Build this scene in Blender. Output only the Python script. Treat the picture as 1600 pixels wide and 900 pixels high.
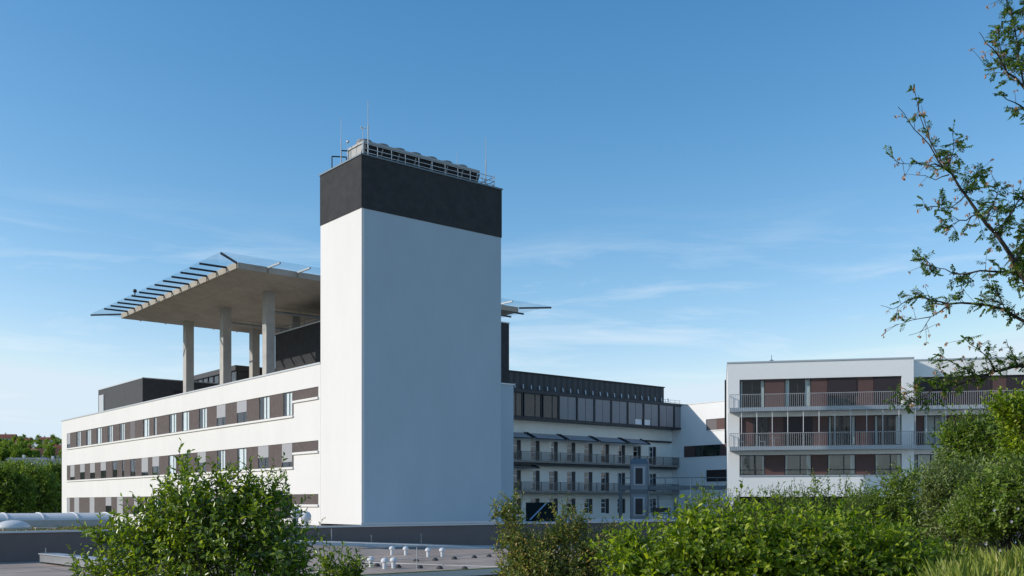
import bpy, bmesh, math, random
import numpy as np
from mathutils import Vector
R = math.radians
random.seed(7); rng = np.random.default_rng(7)
for o in list(bpy.data.objects): bpy.data.objects.remove(o)
SC = bpy.context.scene; COL = SC.collection

# ---------------------------------------------------------------- camera, sky, sun, exposure
cam = bpy.data.cameras.new('camera'); cam_o = bpy.data.objects.new('camera', cam); COL.objects.link(cam_o)
cam.sensor_width = 36; cam.lens = 36*1562/1600; cam.shift_y = 336/1600; cam.clip_end = 12000; cam.clip_start = .1
cam_o.location = (0, 0, 0); cam_o.rotation_euler = (R(90), 0, 0); SC.camera = cam_o
SUN_LEFT, SUN_EL = 100.0, 24.5            # degrees left of the view direction, elevation
wd = bpy.data.worlds.new('World'); SC.world = wd; wd.use_nodes = True
nt = wd.node_tree; nt.nodes.clear()
sky = nt.nodes.new('ShaderNodeTexSky'); sky.sky_type = 'NISHITA'; sky.sun_disc = False
sky.sun_elevation = R(SUN_EL); sky.sun_rotation = R(-SUN_LEFT); sky.altitude = 200
sky.air_density = 1.0; sky.dust_density = .35; sky.ozone_density = 2.2
bg = nt.nodes.new('ShaderNodeBackground'); bg.inputs['Strength'].default_value = .12
wo = nt.nodes.new('ShaderNodeOutputWorld')
hs = nt.nodes.new('ShaderNodeHueSaturation'); hs.inputs['Saturation'].default_value = 1.22
hs.inputs['Saturation'].default_value = 1.0
sc_ = nt.nodes.new('ShaderNodeSeparateColor'); cc_ = nt.nodes.new('ShaderNodeCombineColor'); nt.links.new(sky.outputs[0], sc_.inputs[0])
for i_, (A_, g_) in enumerate(((.44, 1.85), (.72, 1.22), (.98, .98))):   # tone of the photographed sky
    pw = nt.nodes.new('ShaderNodeMath'); pw.operation = 'POWER'; pw.inputs[1].default_value = g_; nt.links.new(sc_.outputs[i_], pw.inputs[0])
    ml_ = nt.nodes.new('ShaderNodeMath'); ml_.operation = 'MULTIPLY'; ml_.inputs[1].default_value = A_; nt.links.new(pw.outputs[0], ml_.inputs[0])
    mn_ = nt.nodes.new('ShaderNodeMath'); mn_.operation = 'MINIMUM'; mn_.inputs[1].default_value = (3.7, 4.4, 5.0)[i_]; nt.links.new(ml_.outputs[0], mn_.inputs[0]); nt.links.new(mn_.outputs[0], cc_.inputs[i_])
nt.links.new(cc_.outputs[0], hs.inputs['Color'])
# thin cirrus streaks low in the sky (direction based)
tc = nt.nodes.new('ShaderNodeTexCoord')
sep = nt.nodes.new('ShaderNodeSeparateXYZ'); nt.links.new(tc.outputs['Generated'], sep.inputs[0])
mp = nt.nodes.new('ShaderNodeMapping'); mp.inputs['Scale'].default_value = (3.2, 3.2, 26); mp.inputs['Rotation'].default_value = (R(3), R(-4), 0)
nt.links.new(tc.outputs['Generated'], mp.inputs[0])
nz = nt.nodes.new('ShaderNodeTexNoise'); nz.inputs['Scale'].default_value = 1.3; nz.inputs['Detail'].default_value = 7; nz.inputs['Roughness'].default_value = .62; nz.inputs['Distortion'].default_value = .5
nt.links.new(mp.outputs[0], nz.inputs['Vector'])
rp = nt.nodes.new('ShaderNodeMapRange'); rp.inputs[1].default_value = .50; rp.inputs[2].default_value = .80; rp.inputs[3].default_value = 0; rp.inputs[4].default_value = .62
nt.links.new(nz.outputs['Fac'], rp.inputs[0])
band = nt.nodes.new('ShaderNodeMapRange'); band.interpolation_type = 'SMOOTHSTEP'; band.inputs[1].default_value = .30; band.inputs[2].default_value = .17; band.inputs[3].default_value = 0; band.inputs[4].default_value = 1
nt.links.new(sep.outputs['Z'], band.inputs[0])
mu = nt.nodes.new('ShaderNodeMath'); mu.operation = 'MULTIPLY'
nt.links.new(rp.outputs[0], mu.inputs[0]); nt.links.new(band.outputs[0], mu.inputs[1])
mx = nt.nodes.new('ShaderNodeMix'); mx.data_type = 'RGBA'; mx.inputs[7].default_value = (4.6, 5.0, 5.4, 1)
nt.links.new(mu.outputs[0], mx.inputs[0]); nt.links.new(hs.outputs[0], mx.inputs[6])
nt.links.new(mx.outputs[2], bg.inputs['Color']); nt.links.new(bg.outputs[0], wo.inputs['Surface'])
sl = bpy.data.lights.new('sun', 'SUN'); sl.energy = 2.18; sl.angle = R(.5); sl.color = (1, .925, .835)
so = bpy.data.objects.new('sun', sl); COL.objects.link(so)
sd = Vector((-math.sin(R(SUN_LEFT))*math.cos(R(SUN_EL)), math.cos(R(SUN_LEFT))*math.cos(R(SUN_EL)), math.sin(R(SUN_EL))))
so.rotation_euler = sd.to_track_quat('Z', 'Y').to_euler(); so.location = sd*60
SC.view_settings.view_transform = 'Standard'; SC.view_settings.look = 'None'; SC.view_settings.gamma = 1
SC.view_settings.exposure = .66; SC.view_settings.use_curve_mapping = False
SC.cycles.diffuse_bounces = 8; SC.cycles.max_bounces = 10; SC.cycles.transparent_max_bounces = 12

# ---------------------------------------------------------------- helpers
def px2(x, Y): return (x-800)/1562*Y
def pz(y, Y): return (786-y)/1562*Y
class Frame:
    def __init__(s, o, u, n): s.o = o; s.u = u; s.n = n
    def pt(s, u, d, z): return Vector((s.o[0]+s.u[0]*u+s.n[0]*d, s.o[1]+s.u[1]*u+s.n[1]*d, z))
    def u_at(s, x, d=0):                  # distance along the frame at which it stands in direction x
        k = (x-800)/1562; ox = s.o[0]+s.n[0]*d; oy = s.o[1]+s.n[1]*d
        return (k*oy-ox)/(s.u[0]-k*s.u[1])
uA = (-math.sin(R(39.22)), math.cos(R(39.22))); uB = (math.cos(R(39.22)), math.sin(R(39.22)))
C0 = (-9.93, 66.0)
FA = Frame(C0, uA, uB)                    # long white facade, u runs away to the left
FB = Frame(C0, uB, uA)                    # shaded side of tower, u runs away to the right
def W(a, b, z): return FA.pt(a, b, z)

MATS = {}
def mat(name, col, rough=.8, var=0.0, scale=2.0, bump=0.0, spec=.3, metal=0.0, col2=None, stretch=(1,1,1), detail=5, bscale=None):
    if name in MATS: return MATS[name]
    m = bpy.data.materials.new(name); m.use_nodes = True; n = m.node_tree; b = n.nodes['Principled BSDF']
    b.inputs['Base Color'].default_value = (*col, 1); b.inputs['Roughness'].default_value = rough
    b.inputs['Specular IOR Level'].default_value = spec; b.inputs['Metallic'].default_value = metal
    if var or col2:
        t = n.nodes.new('ShaderNodeTexCoord'); mpp = n.nodes.new('ShaderNodeMapping'); mpp.inputs['Scale'].default_value = stretch
        g = n.nodes.new('ShaderNodeNewGeometry'); n.links.new(g.outputs['Position'], mpp.inputs[0])
        z = n.nodes.new('ShaderNodeTexNoise'); z.inputs['Scale'].default_value = scale; z.inputs['Detail'].default_value = detail; z.inputs['Roughness'].default_value = .65
        n.links.new(mpp.outputs[0], z.inputs['Vector'])
        r = n.nodes.new('ShaderNodeMapRange'); r.inputs[1].default_value = .3; r.inputs[2].default_value = .7; n.links.new(z.outputs['Fac'], r.inputs[0])
        k = n.nodes.new('ShaderNodeMix'); k.data_type = 'RGBA'
        c2 = col2 if col2 else tuple(c*(1-var) for c in col)
        k.inputs[6].default_value = (*col, 1); k.inputs[7].default_value = (*c2, 1)
        n.links.new(r.outputs[0], k.inputs[0]); n.links.new(k.outputs[2], b.inputs['Base Color'])
    if bump:
        g2 = n.nodes.new('ShaderNodeNewGeometry'); z2 = n.nodes.new('ShaderNodeTexNoise'); z2.inputs['Scale'].default_value = bscale or 18; z2.inputs['Detail'].default_value = 4
        n.links.new(g2.outputs['Position'], z2.inputs['Vector'])
        bp = n.nodes.new('ShaderNodeBump'); bp.inputs['Strength'].default_value = bump; bp.inputs['Distance'].default_value = .03
        n.links.new(z2.outputs['Fac'], bp.inputs['Height']); n.links.new(bp.outputs[0], b.inputs['Normal'])
    MATS[name] = m; return m
def stripes(name, c1, c2, freq, axis='Z', rough=.5, duty=.5, metal=0.0, fr=None):
    if name in MATS: return MATS[name]
    m = mat(name, c1, rough, metal=metal); n = m.node_tree; b = n.nodes['Principled BSDF']
    g = n.nodes.new('ShaderNodeNewGeometry'); s = n.nodes.new('ShaderNodeSeparateXYZ'); n.links.new(g.outputs['Position'], s.inputs[0])
    if fr:
        d = n.nodes.new('ShaderNodeVectorMath'); d.operation = 'DOT_PRODUCT'; d.inputs[1].default_value = (fr[0], fr[1], 0); n.links.new(g.outputs['Position'], d.inputs[0]); src = d.outputs['Value']
    else: src = s.outputs[axis]
    a = n.nodes.new('ShaderNodeMath'); a.operation = 'MULTIPLY'; a.inputs[1].default_value = freq; n.links.new(src, a.inputs[0])
    f = n.nodes.new('ShaderNodeMath'); f.operation = 'FRACT'; n.links.new(a.outputs[0], f.inputs[0])
    l = n.nodes.new('ShaderNodeMath'); l.operation = 'LESS_THAN'; l.inputs[1].default_value = duty; n.links.new(f.outputs[0], l.inputs[0])
    k = n.nodes.new('ShaderNodeMix'); k.data_type = 'RGBA'; k.inputs[6].default_value = (*c1, 1); k.inputs[7].default_value = (*c2, 1)
    n.links.new(l.outputs[0], k.inputs[0]); n.links.new(k.outputs[2], b.inputs['Base Color']); return m
def glass_mat(name, tint=(.75,.82,.82), ior=1.6, see=.75, dark=(.02,.025,.03)):
    m = bpy.data.materials.new(name); m.use_nodes = True; n = m.node_tree; n.nodes.clear()
    o = n.nodes.new('ShaderNodeOutputMaterial'); f = n.nodes.new('ShaderNodeFresnel'); f.inputs[0].default_value = ior
    t = n.nodes.new('ShaderNodeBsdfTransparent'); t.inputs[0].default_value = (*tint, 1)
    d = n.nodes.new('ShaderNodeBsdfDiffuse'); d.inputs[0].default_value = (*dark, 1)
    g = n.nodes.new('ShaderNodeBsdfGlossy'); g.inputs['Roughness'].default_value = .02; g.inputs[0].default_value = (.95, .97, 1, 1)
    m1 = n.nodes.new('ShaderNodeMixShader'); m1.inputs[0].default_value = see; n.links.new(d.outputs[0], m1.inputs[1]); n.links.new(t.outputs[0], m1.inputs[2])
    m2 = n.nodes.new('ShaderNodeMixShader'); 
    gg = n.nodes.new('ShaderNodeNewGeometry'); inv = n.nodes.new('ShaderNodeMath'); inv.operation = 'SUBTRACT'; inv.inputs[0].default_value = 1; n.links.new(gg.outputs['Backfacing'], inv.inputs[1])
    ml = n.nodes.new('ShaderNodeMath'); ml.operation = 'MULTIPLY'; n.links.new(f.outputs[0], ml.inputs[0]); n.links.new(inv.outputs[0], ml.inputs[1])
    n.links.new(ml.outputs[0], m2.inputs[0]); n.links.new(m1.outputs[0], m2.inputs[1]); n.links.new(g.outputs[0], m2.inputs[2])
    n.links.new(m2.outputs[0], o.inputs[0]); return m
def leaf_mat(name, c1, c2, c3=None, trans=.35, rough=.45, gl=.35):
    m = bpy.data.materials.new(name); m.use_nodes = True; n = m.node_tree; n.nodes.clear()
    o = n.nodes.new('ShaderNodeOutputMaterial'); g = n.nodes.new('ShaderNodeNewGeometry')
    cr = n.nodes.new('ShaderNodeValToRGB'); e = cr.color_ramp.elements
    e[0].position = 0; e[0].color = (*c1, 1); e[1].position = .9 if c3 else 1; e[1].color = (*c2, 1)
    if c3: x = cr.color_ramp.elements.new(1.0); x.color = (*c3, 1); e = cr.color_ramp.elements; e[1].position = .78
    n.links.new(g.outputs['Random Per Island'], cr.inputs[0])
    p = n.nodes.new('ShaderNodeBsdfPrincipled'); p.inputs['Roughness'].default_value = rough; p.inputs['Specular IOR Level'].default_value = gl*1.6
    n.links.new(cr.outputs[0], p.inputs['Base Color'])
    t = n.nodes.new('ShaderNodeBsdfTranslucent')
    hv = n.nodes.new('ShaderNodeMix'); hv.data_type = 'RGBA'; hv.blend_type = 'MULTIPLY'; hv.inputs[0].default_value = 1; hv.inputs[7].default_value = (1.5, 1.5, .55, 1)
    n.links.new(cr.outputs[0], hv.inputs[6]); n.links.new(hv.outputs[2], t.inputs[0])
    s = n.nodes.new('ShaderNodeMixShader'); s.inputs[0].default_value = trans
    n.links.new(p.outputs[0], s.inputs[1]); n.links.new(t.outputs[0], s.inputs[2]); n.links.new(s.outputs[0], o.inputs[0]); return m

def link(name, me, m, parent=None):
    o = bpy.data.objects.new(name, me); COL.objects.link(o)
    if m: me.materials.append(m)
    if parent is not None:
        o.parent = parent; r = parent
        while r.parent: r = r.parent
        off = r.location
    else:
        n = len(me.vertices); co = np.empty(n*3, 'f'); me.vertices.foreach_get('co', co); co = co.reshape(-1, 3)
        off = Vector(((co[:,0].min()+co[:,0].max())/2, (co[:,1].min()+co[:,1].max())/2, co[:,2].min())); o.location = off
    n = len(me.vertices); co = np.empty(n*3, 'f'); me.vertices.foreach_get('co', co)
    co = co.reshape(-1, 3)-np.array(off, 'f'); me.vertices.foreach_set('co', co.ravel()); me.update(); return o
def obj(name, bm, m, parent=None, smooth=False, recalc=True):
    if recalc: bmesh.ops.recalc_face_normals(bm, faces=bm.faces)
    me = bpy.data.meshes.new(name); bm.to_mesh(me); bm.free()
    if smooth: me.polygons.foreach_set('use_smooth', [True]*len(me.polygons))
    return link(name, me, m, parent)
def thing(name, label, cat, loc=(0,0,0), group=None):
    o = bpy.data.objects.new(name, None); COL.objects.link(o); o.location = loc; o.empty_display_size = .5
    o['label'] = label; o['category'] = cat
    if group: o['group'] = group
    return o
def tag(o, label, cat, group=None):
    o['label'] = label; o['category'] = cat
    if group: o['group'] = group
    return o
def struct(o): o['kind'] = 'structure'; return o
def B(): return bmesh.new()
def fbox(bm, F, u0, u1, d0, d1, z0, z1):
    v = [bm.verts.new(F.pt(u, d, z)) for z in (z0, z1) for u, d in ((u0,d0),(u1,d0),(u1,d1),(u0,d1))]
    for f in ((0,1,2,3),(4,5,6,7),(0,1,5,4),(1,2,6,5),(2,3,7,6),(3,0,4,7)): bm.faces.new([v[i] for i in f])
WF = Frame((0,0), (1,0), (0,1))
def fb(F, u0, u1, d0, d1, z0, z1): b = B(); fbox(b, F, u0, u1, d0, d1, z0, z1); return b
def rod(bm, p, q, r, n=6, r2=None, caps=True):
    p = Vector(p); q = Vector(q); d = (q-p).normalized(); s = d.orthogonal().normalized(); t = d.cross(s); r2 = r if r2 is None else r2
    a = []; b = []
    for i in range(n):
        w = 2*math.pi*i/n; e = s*math.cos(w)+t*math.sin(w); a.append(bm.verts.new(p+e*r)); b.append(bm.verts.new(q+e*r2))
    for i in range(n): bm.faces.new((a[i], a[(i+1)%n], b[(i+1)%n], b[i]))
    if caps: bm.faces.new(a); bm.faces.new(b)
def beam(bm, p, q, w, h):                # rectangular bar from p to q
    p = Vector(p); q = Vector(q); d = (q-p).normalized(); s = d.cross(Vector((0,0,1)))
    s = s.normalized() if s.length > 1e-4 else Vector((1,0,0)); t = s.cross(d)
    A = [bm.verts.new(p+s*i*w/2+t*j*h/2) for i, j in ((-1,-1),(1,-1),(1,1),(-1,1))]
    E = [bm.verts.new(q+s*i*w/2+t*j*h/2) for i, j in ((-1,-1),(1,-1),(1,1),(-1,1))]
    bm.faces.new(A); bm.faces.new(E)
    for i in range(4): bm.faces.new((A[i], A[(i+1)%4], E[(i+1)%4], E[i]))
def lathe(bm, c, prof, n=14):
    rings = []
    for r, z in prof:
        rings.append([bm.verts.new((c[0]+max(r,1e-4)*math.cos(2*math.pi*i/n), c[1]+max(r,1e-4)*math.sin(2*math.pi*i/n), c[2]+z)) for i in range(n)])
    for a, b in zip(rings, rings[1:]):
        for i in range(n): bm.faces.new((a[i], a[(i+1)%n], b[(i+1)%n], b[i]))
    bm.faces.new(rings[0]); bm.faces.new(rings[-1])
def sheet(F, u0, u1, z0, z1, holes, depth, d=0.0):
    """wall face in frame F with real openings and reveals `depth` deep"""
    bm = B(); us = sorted({u0, u1, *[h[0] for h in holes], *[h[1] for h in holes]}); zs = sorted({z0, z1, *[h[2] for h in holes], *[h[3] for h in holes]})
    us = [u for u in us if u0 <= u <= u1]; zs = [z for z in zs if z0 <= z <= z1]
    vc = {}
    def v(i, j, dd):
        k = (i, j, dd)
        if k not in vc: vc[k] = bm.verts.new(F.pt(us[i], dd, zs[j]))
        return vc[k]
    def solid(i, j):
        if i < 0 or j < 0 or i >= len(us)-1 or j >= len(zs)-1: return None
        cu = (us[i]+us[i+1])/2; cz = (zs[j]+zs[j+1])/2
        return not any(h[0] < cu < h[1] and h[2] < cz < h[3] for h in holes)
    for i in range(len(us)-1):
        for j in range(len(zs)-1):
            if not solid(i, j): continue
            bm.faces.new((v(i,j,d), v(i+1,j,d), v(i+1,j+1,d), v(i,j+1,d)))
            for di, dj, e in ((-1,0,((i,j),(i,j+1))), (1,0,((i+1,j),(i+1,j+1))), (0,-1,((i,j),(i+1,j))), (0,1,((i,j+1),(i+1,j+1)))):
                s = solid(i+di, j+dj)
                if s is False or s is None:
                    (p, q), (r, t) = e; bm.faces.new((v(p,q,d), v(r,t,d), v(r,t,d+depth), v(p,q,d+depth)))
    return bm

# ---- numpy leaf and twig meshes
def np_mesh(name, co, faces, k):
    me = bpy.data.meshes.new(name); nf = len(faces)
    me.vertices.add(len(co)); me.vertices.foreach_set('co', co.astype('f').ravel())
    me.loops.add(nf*k); me.loops.foreach_set('vertex_index', faces.astype('i').ravel())
    me.polygons.add(nf); me.polygons.foreach_set('loop_start', np.arange(0, nf*k, k, dtype='i')); me.update(calc_edges=True); return me
def nrm(v): return v/np.maximum(np.linalg.norm(v, axis=1, keepdims=True), 1e-6)
def leaves(name, P, D, N, L, Wd, fold=.25, droop=.15, simple=False):
    n = len(P); D = nrm(D); S = nrm(np.cross(D, N)); U = np.cross(S, D); L = np.broadcast_to(L, n)[:,None]; Wd = np.broadcast_to(Wd, n)[:,None]
    if simple:
        v = np.stack([P, P+D*L*.5+S*Wd*.5+U*Wd*fold, P+D*L, P+D*L*.5-S*Wd*.5+U*Wd*fold], 1).reshape(-1, 3)
        b = np.arange(n)[:,None]*4; return np_mesh(name, v, b+np.array([[0,1,2,3]]), 4)
    v = np.stack([P, P+D*L*.3+S*Wd*.5+U*Wd*fold, P+D*L*.68+S*Wd*.42+U*(Wd*fold-L*droop*.5), P+D*L-U*L*droop,
                  P+D*L*.68-S*Wd*.42+U*(Wd*fold-L*droop*.5), P+D*L*.3-S*Wd*.5+U*Wd*fold], 1).reshape(-1, 3)
    b = np.arange(n)[:,None]*6
    f = np.concatenate([b+np.array([[0,1,2,3]]), b+np.array([[0,3,4,5]])], 0); return np_mesh(name, v, f, 4)
def twigs(name, segs):                    # segs: list of (p, q, r0, r1) -> three-sided tapered bars
    if not segs: segs = [((0,0,0),(0,0,.01),.001,.001)]
    P = np.array([s[0] for s in segs], 'f'); Q = np.array([s[1] for s in segs], 'f'); r0 = np.array([s[2] for s in segs])[:,None]; r1 = np.array([s[3] for s in segs])[:,None]
    D = nrm(Q-P); X = nrm(np.cross(D, np.array([[.31,.17,.93]]))); Y = np.cross(D, X); vs = []
    K = 5
    for i in range(K):
        w = 2*math.pi*i/K; vs.append(P+(X*math.cos(w)+Y*math.sin(w))*r0)
    for i in range(K):
        w = 2*math.pi*i/K; vs.append(Q+(X*math.cos(w)+Y*math.sin(w))*r1)
    v = np.stack(vs, 1).reshape(-1, 3); b = np.arange(len(segs))[:,None]*2*K
    f = np.concatenate([b+np.array([[i, (i+1)%K, K+(i+1)%K, K+i]]) for i in range(K)], 0); return np_mesh(name, v, f, 4)

# ---------------------------------------------------------------- materials
white = mat('white_render', (.81,.795,.765), .9, var=.06, scale=.35, bump=.25, bscale=14, stretch=(1,1,.35))
white2 = mat('white_render_courtyard', (.90,.90,.88), .9, var=.05, scale=.4, bump=.2, bscale=12)
shade_tone = mat('painted_shade_render', (.46,.56,.63), .9, var=.07, scale=.5, bump=.25, bscale=14, stretch=(1,1,.5))  # tower side and annex: shade put into the colour of the render
cream = mat('cream_plaster', (.93,.93,.86), .9, var=.08, scale=.5, bump=.2, stretch=(1,1,.3))
darkr = mat('anthracite_render', (.036,.037,.041), .9, col2=(.055,.055,.058), scale=1.6, bump=.4, bscale=20)
dgrey = mat('dark_grey_cladding', (.075,.077,.082), .7, var=.2, scale=1.5)
podg = mat('podium_grey_render', (.19,.155,.145), .85, var=.12, scale=.6, bump=.2)
conc = mat('fair_faced_concrete', (.58,.50,.41), .85, col2=(.42,.35,.28), scale=.55, bump=.15, stretch=(1,.35,1))
concl = mat('light_concrete', (.52,.50,.47), .85, var=.2, scale=1.2, bump=.15)
brown = mat('brown_flecked_panel', (.092,.074,.070), .75, col2=(.13,.105,.10), scale=3)
redbrown = mat('red_brown_panel', (.13,.074,.068), .6, var=.12, scale=1.5)
blind = stripes('light_slatted_blind', (.46,.46,.47), (.34,.34,.36), 14, rough=.45)
dblind = stripes('brown_slatted_blind', (.050,.037,.040), (.032,.025,.029), 12, rough=.5)
mblind = stripes('grey_brown_blind', (.19,.17,.175), (.13,.115,.12), 13, rough=.5)
metal = mat('galvanised_metal', (.50,.52,.54), .42, var=.15, scale=2, spec=.5, metal=.7)
coping = mat('coping_metal', (.55,.57,.59), .45, spec=.5, metal=.5)
steel = mat('blue_grey_steel', (.16,.20,.23), .5, spec=.4, metal=.3)
dsteel = mat('dark_steel', (.035,.04,.048), .5, spec=.4, metal=.3)
frame_m = mat('window_frame_dark', (.045,.045,.05), .5, spec=.4)
frame_w = mat('window_frame_white', (.88,.88,.88), .5, spec=.4)
curtain = mat('curtain_cloth', (.84,.87,.87), .9, var=.12, scale=3, stretch=(4,4,.3))
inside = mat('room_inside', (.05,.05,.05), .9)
glass = glass_mat('window_glass', tint=(.96,.98,.98), ior=1.85, see=1.0)
glass_clear = glass_mat('balcony_glass', tint=(.9,.93,.92), ior=1.42, see=1.0)
glass_sky = glass_mat('mirror_window_glass', tint=(.8,.85,.86), ior=1.95, see=1.0)
glass_edge = glass_mat('edge_glass', tint=(.93,.96,.98), ior=1.06, see=.97, dark=(.3,.4,.42))
green_glass = glass_mat('courtyard_glass', tint=(.45,.6,.55), see=.6, dark=(.01,.02,.015))
bitumen = mat('roof_membrane', (.48,.39,.33), .9, col2=(.30,.245,.205), scale=.33, bump=.2, stretch=(1,.4,1))
gravel = mat('pale_gravel', (.62,.60,.57), .95, col2=(.48,.46,.43), scale=3.5, bump=.8)
pipe_w = mat('white_plastic', (.68,.69,.70), .5, spec=.4)
fanw = mat('cooler_casing', (.44,.44,.42), .5, var=.1, scale=2, spec=.4)
fins = stripes('cooler_fins', (.05,.05,.055), (.025,.025,.03), 9, fr=uB, rough=.6)
bark = mat('bark', (.075,.062,.050), .95, var=.35, scale=9, bump=.6)
barkd = mat('dark_twig', (.06,.048,.040), .9, var=.3, scale=9)

def joints(m, period, dark=.82, dirs=(uA, uB)):
    n = m.node_tree; b = n.nodes['Principled BSDF']; src = b.inputs['Base Color'].links[0].from_socket
    g = n.nodes.new('ShaderNodeNewGeometry')
    for d in dirs:
        v = n.nodes.new('ShaderNodeVectorMath'); v.operation = 'DOT_PRODUCT'; v.inputs[1].default_value = (d[0], d[1], d[2] if len(d) > 2 else 0); n.links.new(g.outputs['Position'], v.inputs[0])
        a = n.nodes.new('ShaderNodeMath'); a.operation = 'MULTIPLY'; a.inputs[1].default_value = 1/period; n.links.new(v.outputs['Value'], a.inputs[0])
        f = n.nodes.new('ShaderNodeMath'); f.operation = 'FRACT'; n.links.new(a.outputs[0], f.inputs[0])
        l = n.nodes.new('ShaderNodeMath'); l.operation = 'LESS_THAN'; l.inputs[1].default_value = .06/period; n.links.new(f.outputs[0], l.inputs[0])
        k = n.nodes.new('ShaderNodeMix'); k.data_type = 'RGBA'; k.blend_type = 'MULTIPLY'; k.inputs[7].default_value = (dark, dark, dark, 1); n.links.new(l.outputs[0], k.inputs[0]); n.links.new(src, k.inputs[6]); src = k.outputs[2]
    n.links.new(src, b.inputs['Base Color'])
joints(conc, 2.45, .72)
joints(darkr, 3.0, .8, ((0,0,1),)) if False else None
# ---------------------------------------------------------------- ground and hill
def sm(a, b, x):
    t = np.clip((x-a)/(b-a), 0, 1); return t*t*(3-2*t)
def gz(x, y):
    left = -1.7-2.9*sm(2, 24, y)-1.6*sm(24, 60, y)
    right = -1.65+.62*sm(1, 10, y)-4.9*sm(24, 52, y)
    s = sm(-.5, 3.2, x-.12*y)
    return left*(1-s)+right*s+.06*np.sin(x*1.3+.5)*np.cos(y*.9)
def grid_mesh(name, xs, ys, zf):
    X, Y = np.meshgrid(xs, ys); Z = zf(X, Y); co = np.stack([X, Y, Z], -1).reshape(-1, 3); nx = len(xs)
    i, j = np.meshgrid(np.arange(nx-1), np.arange(len(ys)-1)); b = (j*nx+i).ravel()[:,None]
    me = np_mesh(name, co, b+np.array([[0, 1, nx+1, nx]]), 4); me.polygons.foreach_set('use_smooth', [True]*len(me.polygons)); return me
axis = lambda lo, hi, c: np.unique(np.concatenate([np.linspace(-c, c, 81), np.linspace(c, hi, 30)**1.0, np.linspace(lo, -c, 30)]))
gm = mat('meadow_ground', (.075,.095,.03), .95, col2=(.13,.12,.055), scale=1.1, bump=.6)
g = struct(link('ground', grid_mesh('ground', axis(-6000, 6000, 70), axis(-300, 7000, 70), gz), gm))
def hz(X, Y):
    h = np.maximum(0, 23+.084*(np.minimum(Y, 900)-420)+1.5*np.sin(X*.03+Y*.02))
    return -7.5+h*sm(260, 0, X+60)
hm = mat('wooded_hillside', (.045,.075,.025), .95, col2=(.09,.11,.045), scale=.02, bump=.3)
struct(link('hill', grid_mesh('hill', np.linspace(-900, 60, 70), np.linspace(130, 1000, 60), hz), hm))

bounce_pale = mat('pale_bounce_paving', (.58,.55,.50), .95, col2=(.48,.46,.42), scale=.6, bump=.2)
bm = B(); fbox(bm, WF, 26, 95, 60, 116, -6.6, -5.75); fbox(bm, WF, 21, 25.99, 84, 116, -6.6, -5.752); struct(obj('bounce_paving', bm, bounce_pale))  # unseen pale paving, added to bounce light onto the courtyard walls
# ---------------------------------------------------------------- long white wing
a_of = lambda xz, d=.15: FA.u_at(xz/3.077, d)
wing = thing('hospital_wing', 'long white three storey wing with ribbon window bands and brown panels, left of the tower', 'building', (*W(38, 6, 0).xy, -7))
A0, A1 = 5.62, 69.8
aL, aR, aN = FA.u_at(104.5, 0), FA.u_at(497.5, 0), FA.u_at(459, 0)
rows = [(6.46, 8.24, 7.50), (2.66, 4.44, 3.70), (-1.14, .64, -.10)]
holes = []
for z0, z1, zs_ in rows: holes += [(aN, aL, z0, z1), (aR, aN, zs_, z1)]
bm = sheet(FA, A0, A1, -7, 9.8, holes, .5)
obj('wall', bm, white, wing, recalc=False)
bm = B(); fbox(bm, FA, A1-.02, A1+.02, .002, 28, -7, 9.8); obj('end_wall', bm, white, wing)
def prism(F, pts, z0, z1):
    bm = B(); lo = [bm.verts.new(F.pt(u, d, z0)) for u, d in pts]; hi = [bm.verts.new(F.pt(u, d, z1)) for u, d in pts]
    bm.faces.new(lo); bm.faces.new(hi)
    for i in range(len(pts)): j = (i+1) % len(pts); bm.faces.new((lo[i], lo[j], hi[j], hi[i]))
    return bm
obj('roof', prism(FA, [(A0+.1,.5),(A1-.3,.5),(A1-.3,28),(24,28),(13,18),(A0+.1,11.5)], 9.0, 9.3), gravel, wing)
obj('rear_body', prism(FA, [(A0+.1,2.2),(A1-.3,2.2),(A1-.3,27.9),(24,27.9),(13,17.9),(A0+.1,11.4)], -7, 8.99), white, wing)
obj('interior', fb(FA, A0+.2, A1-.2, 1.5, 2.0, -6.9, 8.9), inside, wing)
bm = B(); fbox(bm, FA, A0, A1+.06, -.06, .55, 9.8, 9.92); fbox(bm, FA, A1-.5, A1+.06, .56, 28, 9.8, 9.92); obj('coping', bm, coping, wing)
for z0, z1, zs_ in rows:
    bm = B(); fbox(bm, FA, aN+.02, aL+.05, -.12, .0, z0-.16, z0-.002); obj('window_sill', bm, white, wing)
    bm = B(); fbox(bm, FA, aR-.05, aN+.02, -.12, .0, zs_-.16, zs_-.002); obj('window_sill', bm, white, wing)
    obj('cladding_panel', fb(FA, aR, aN+.04, .055, .2, zs_, z1), brown, wing)
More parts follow.
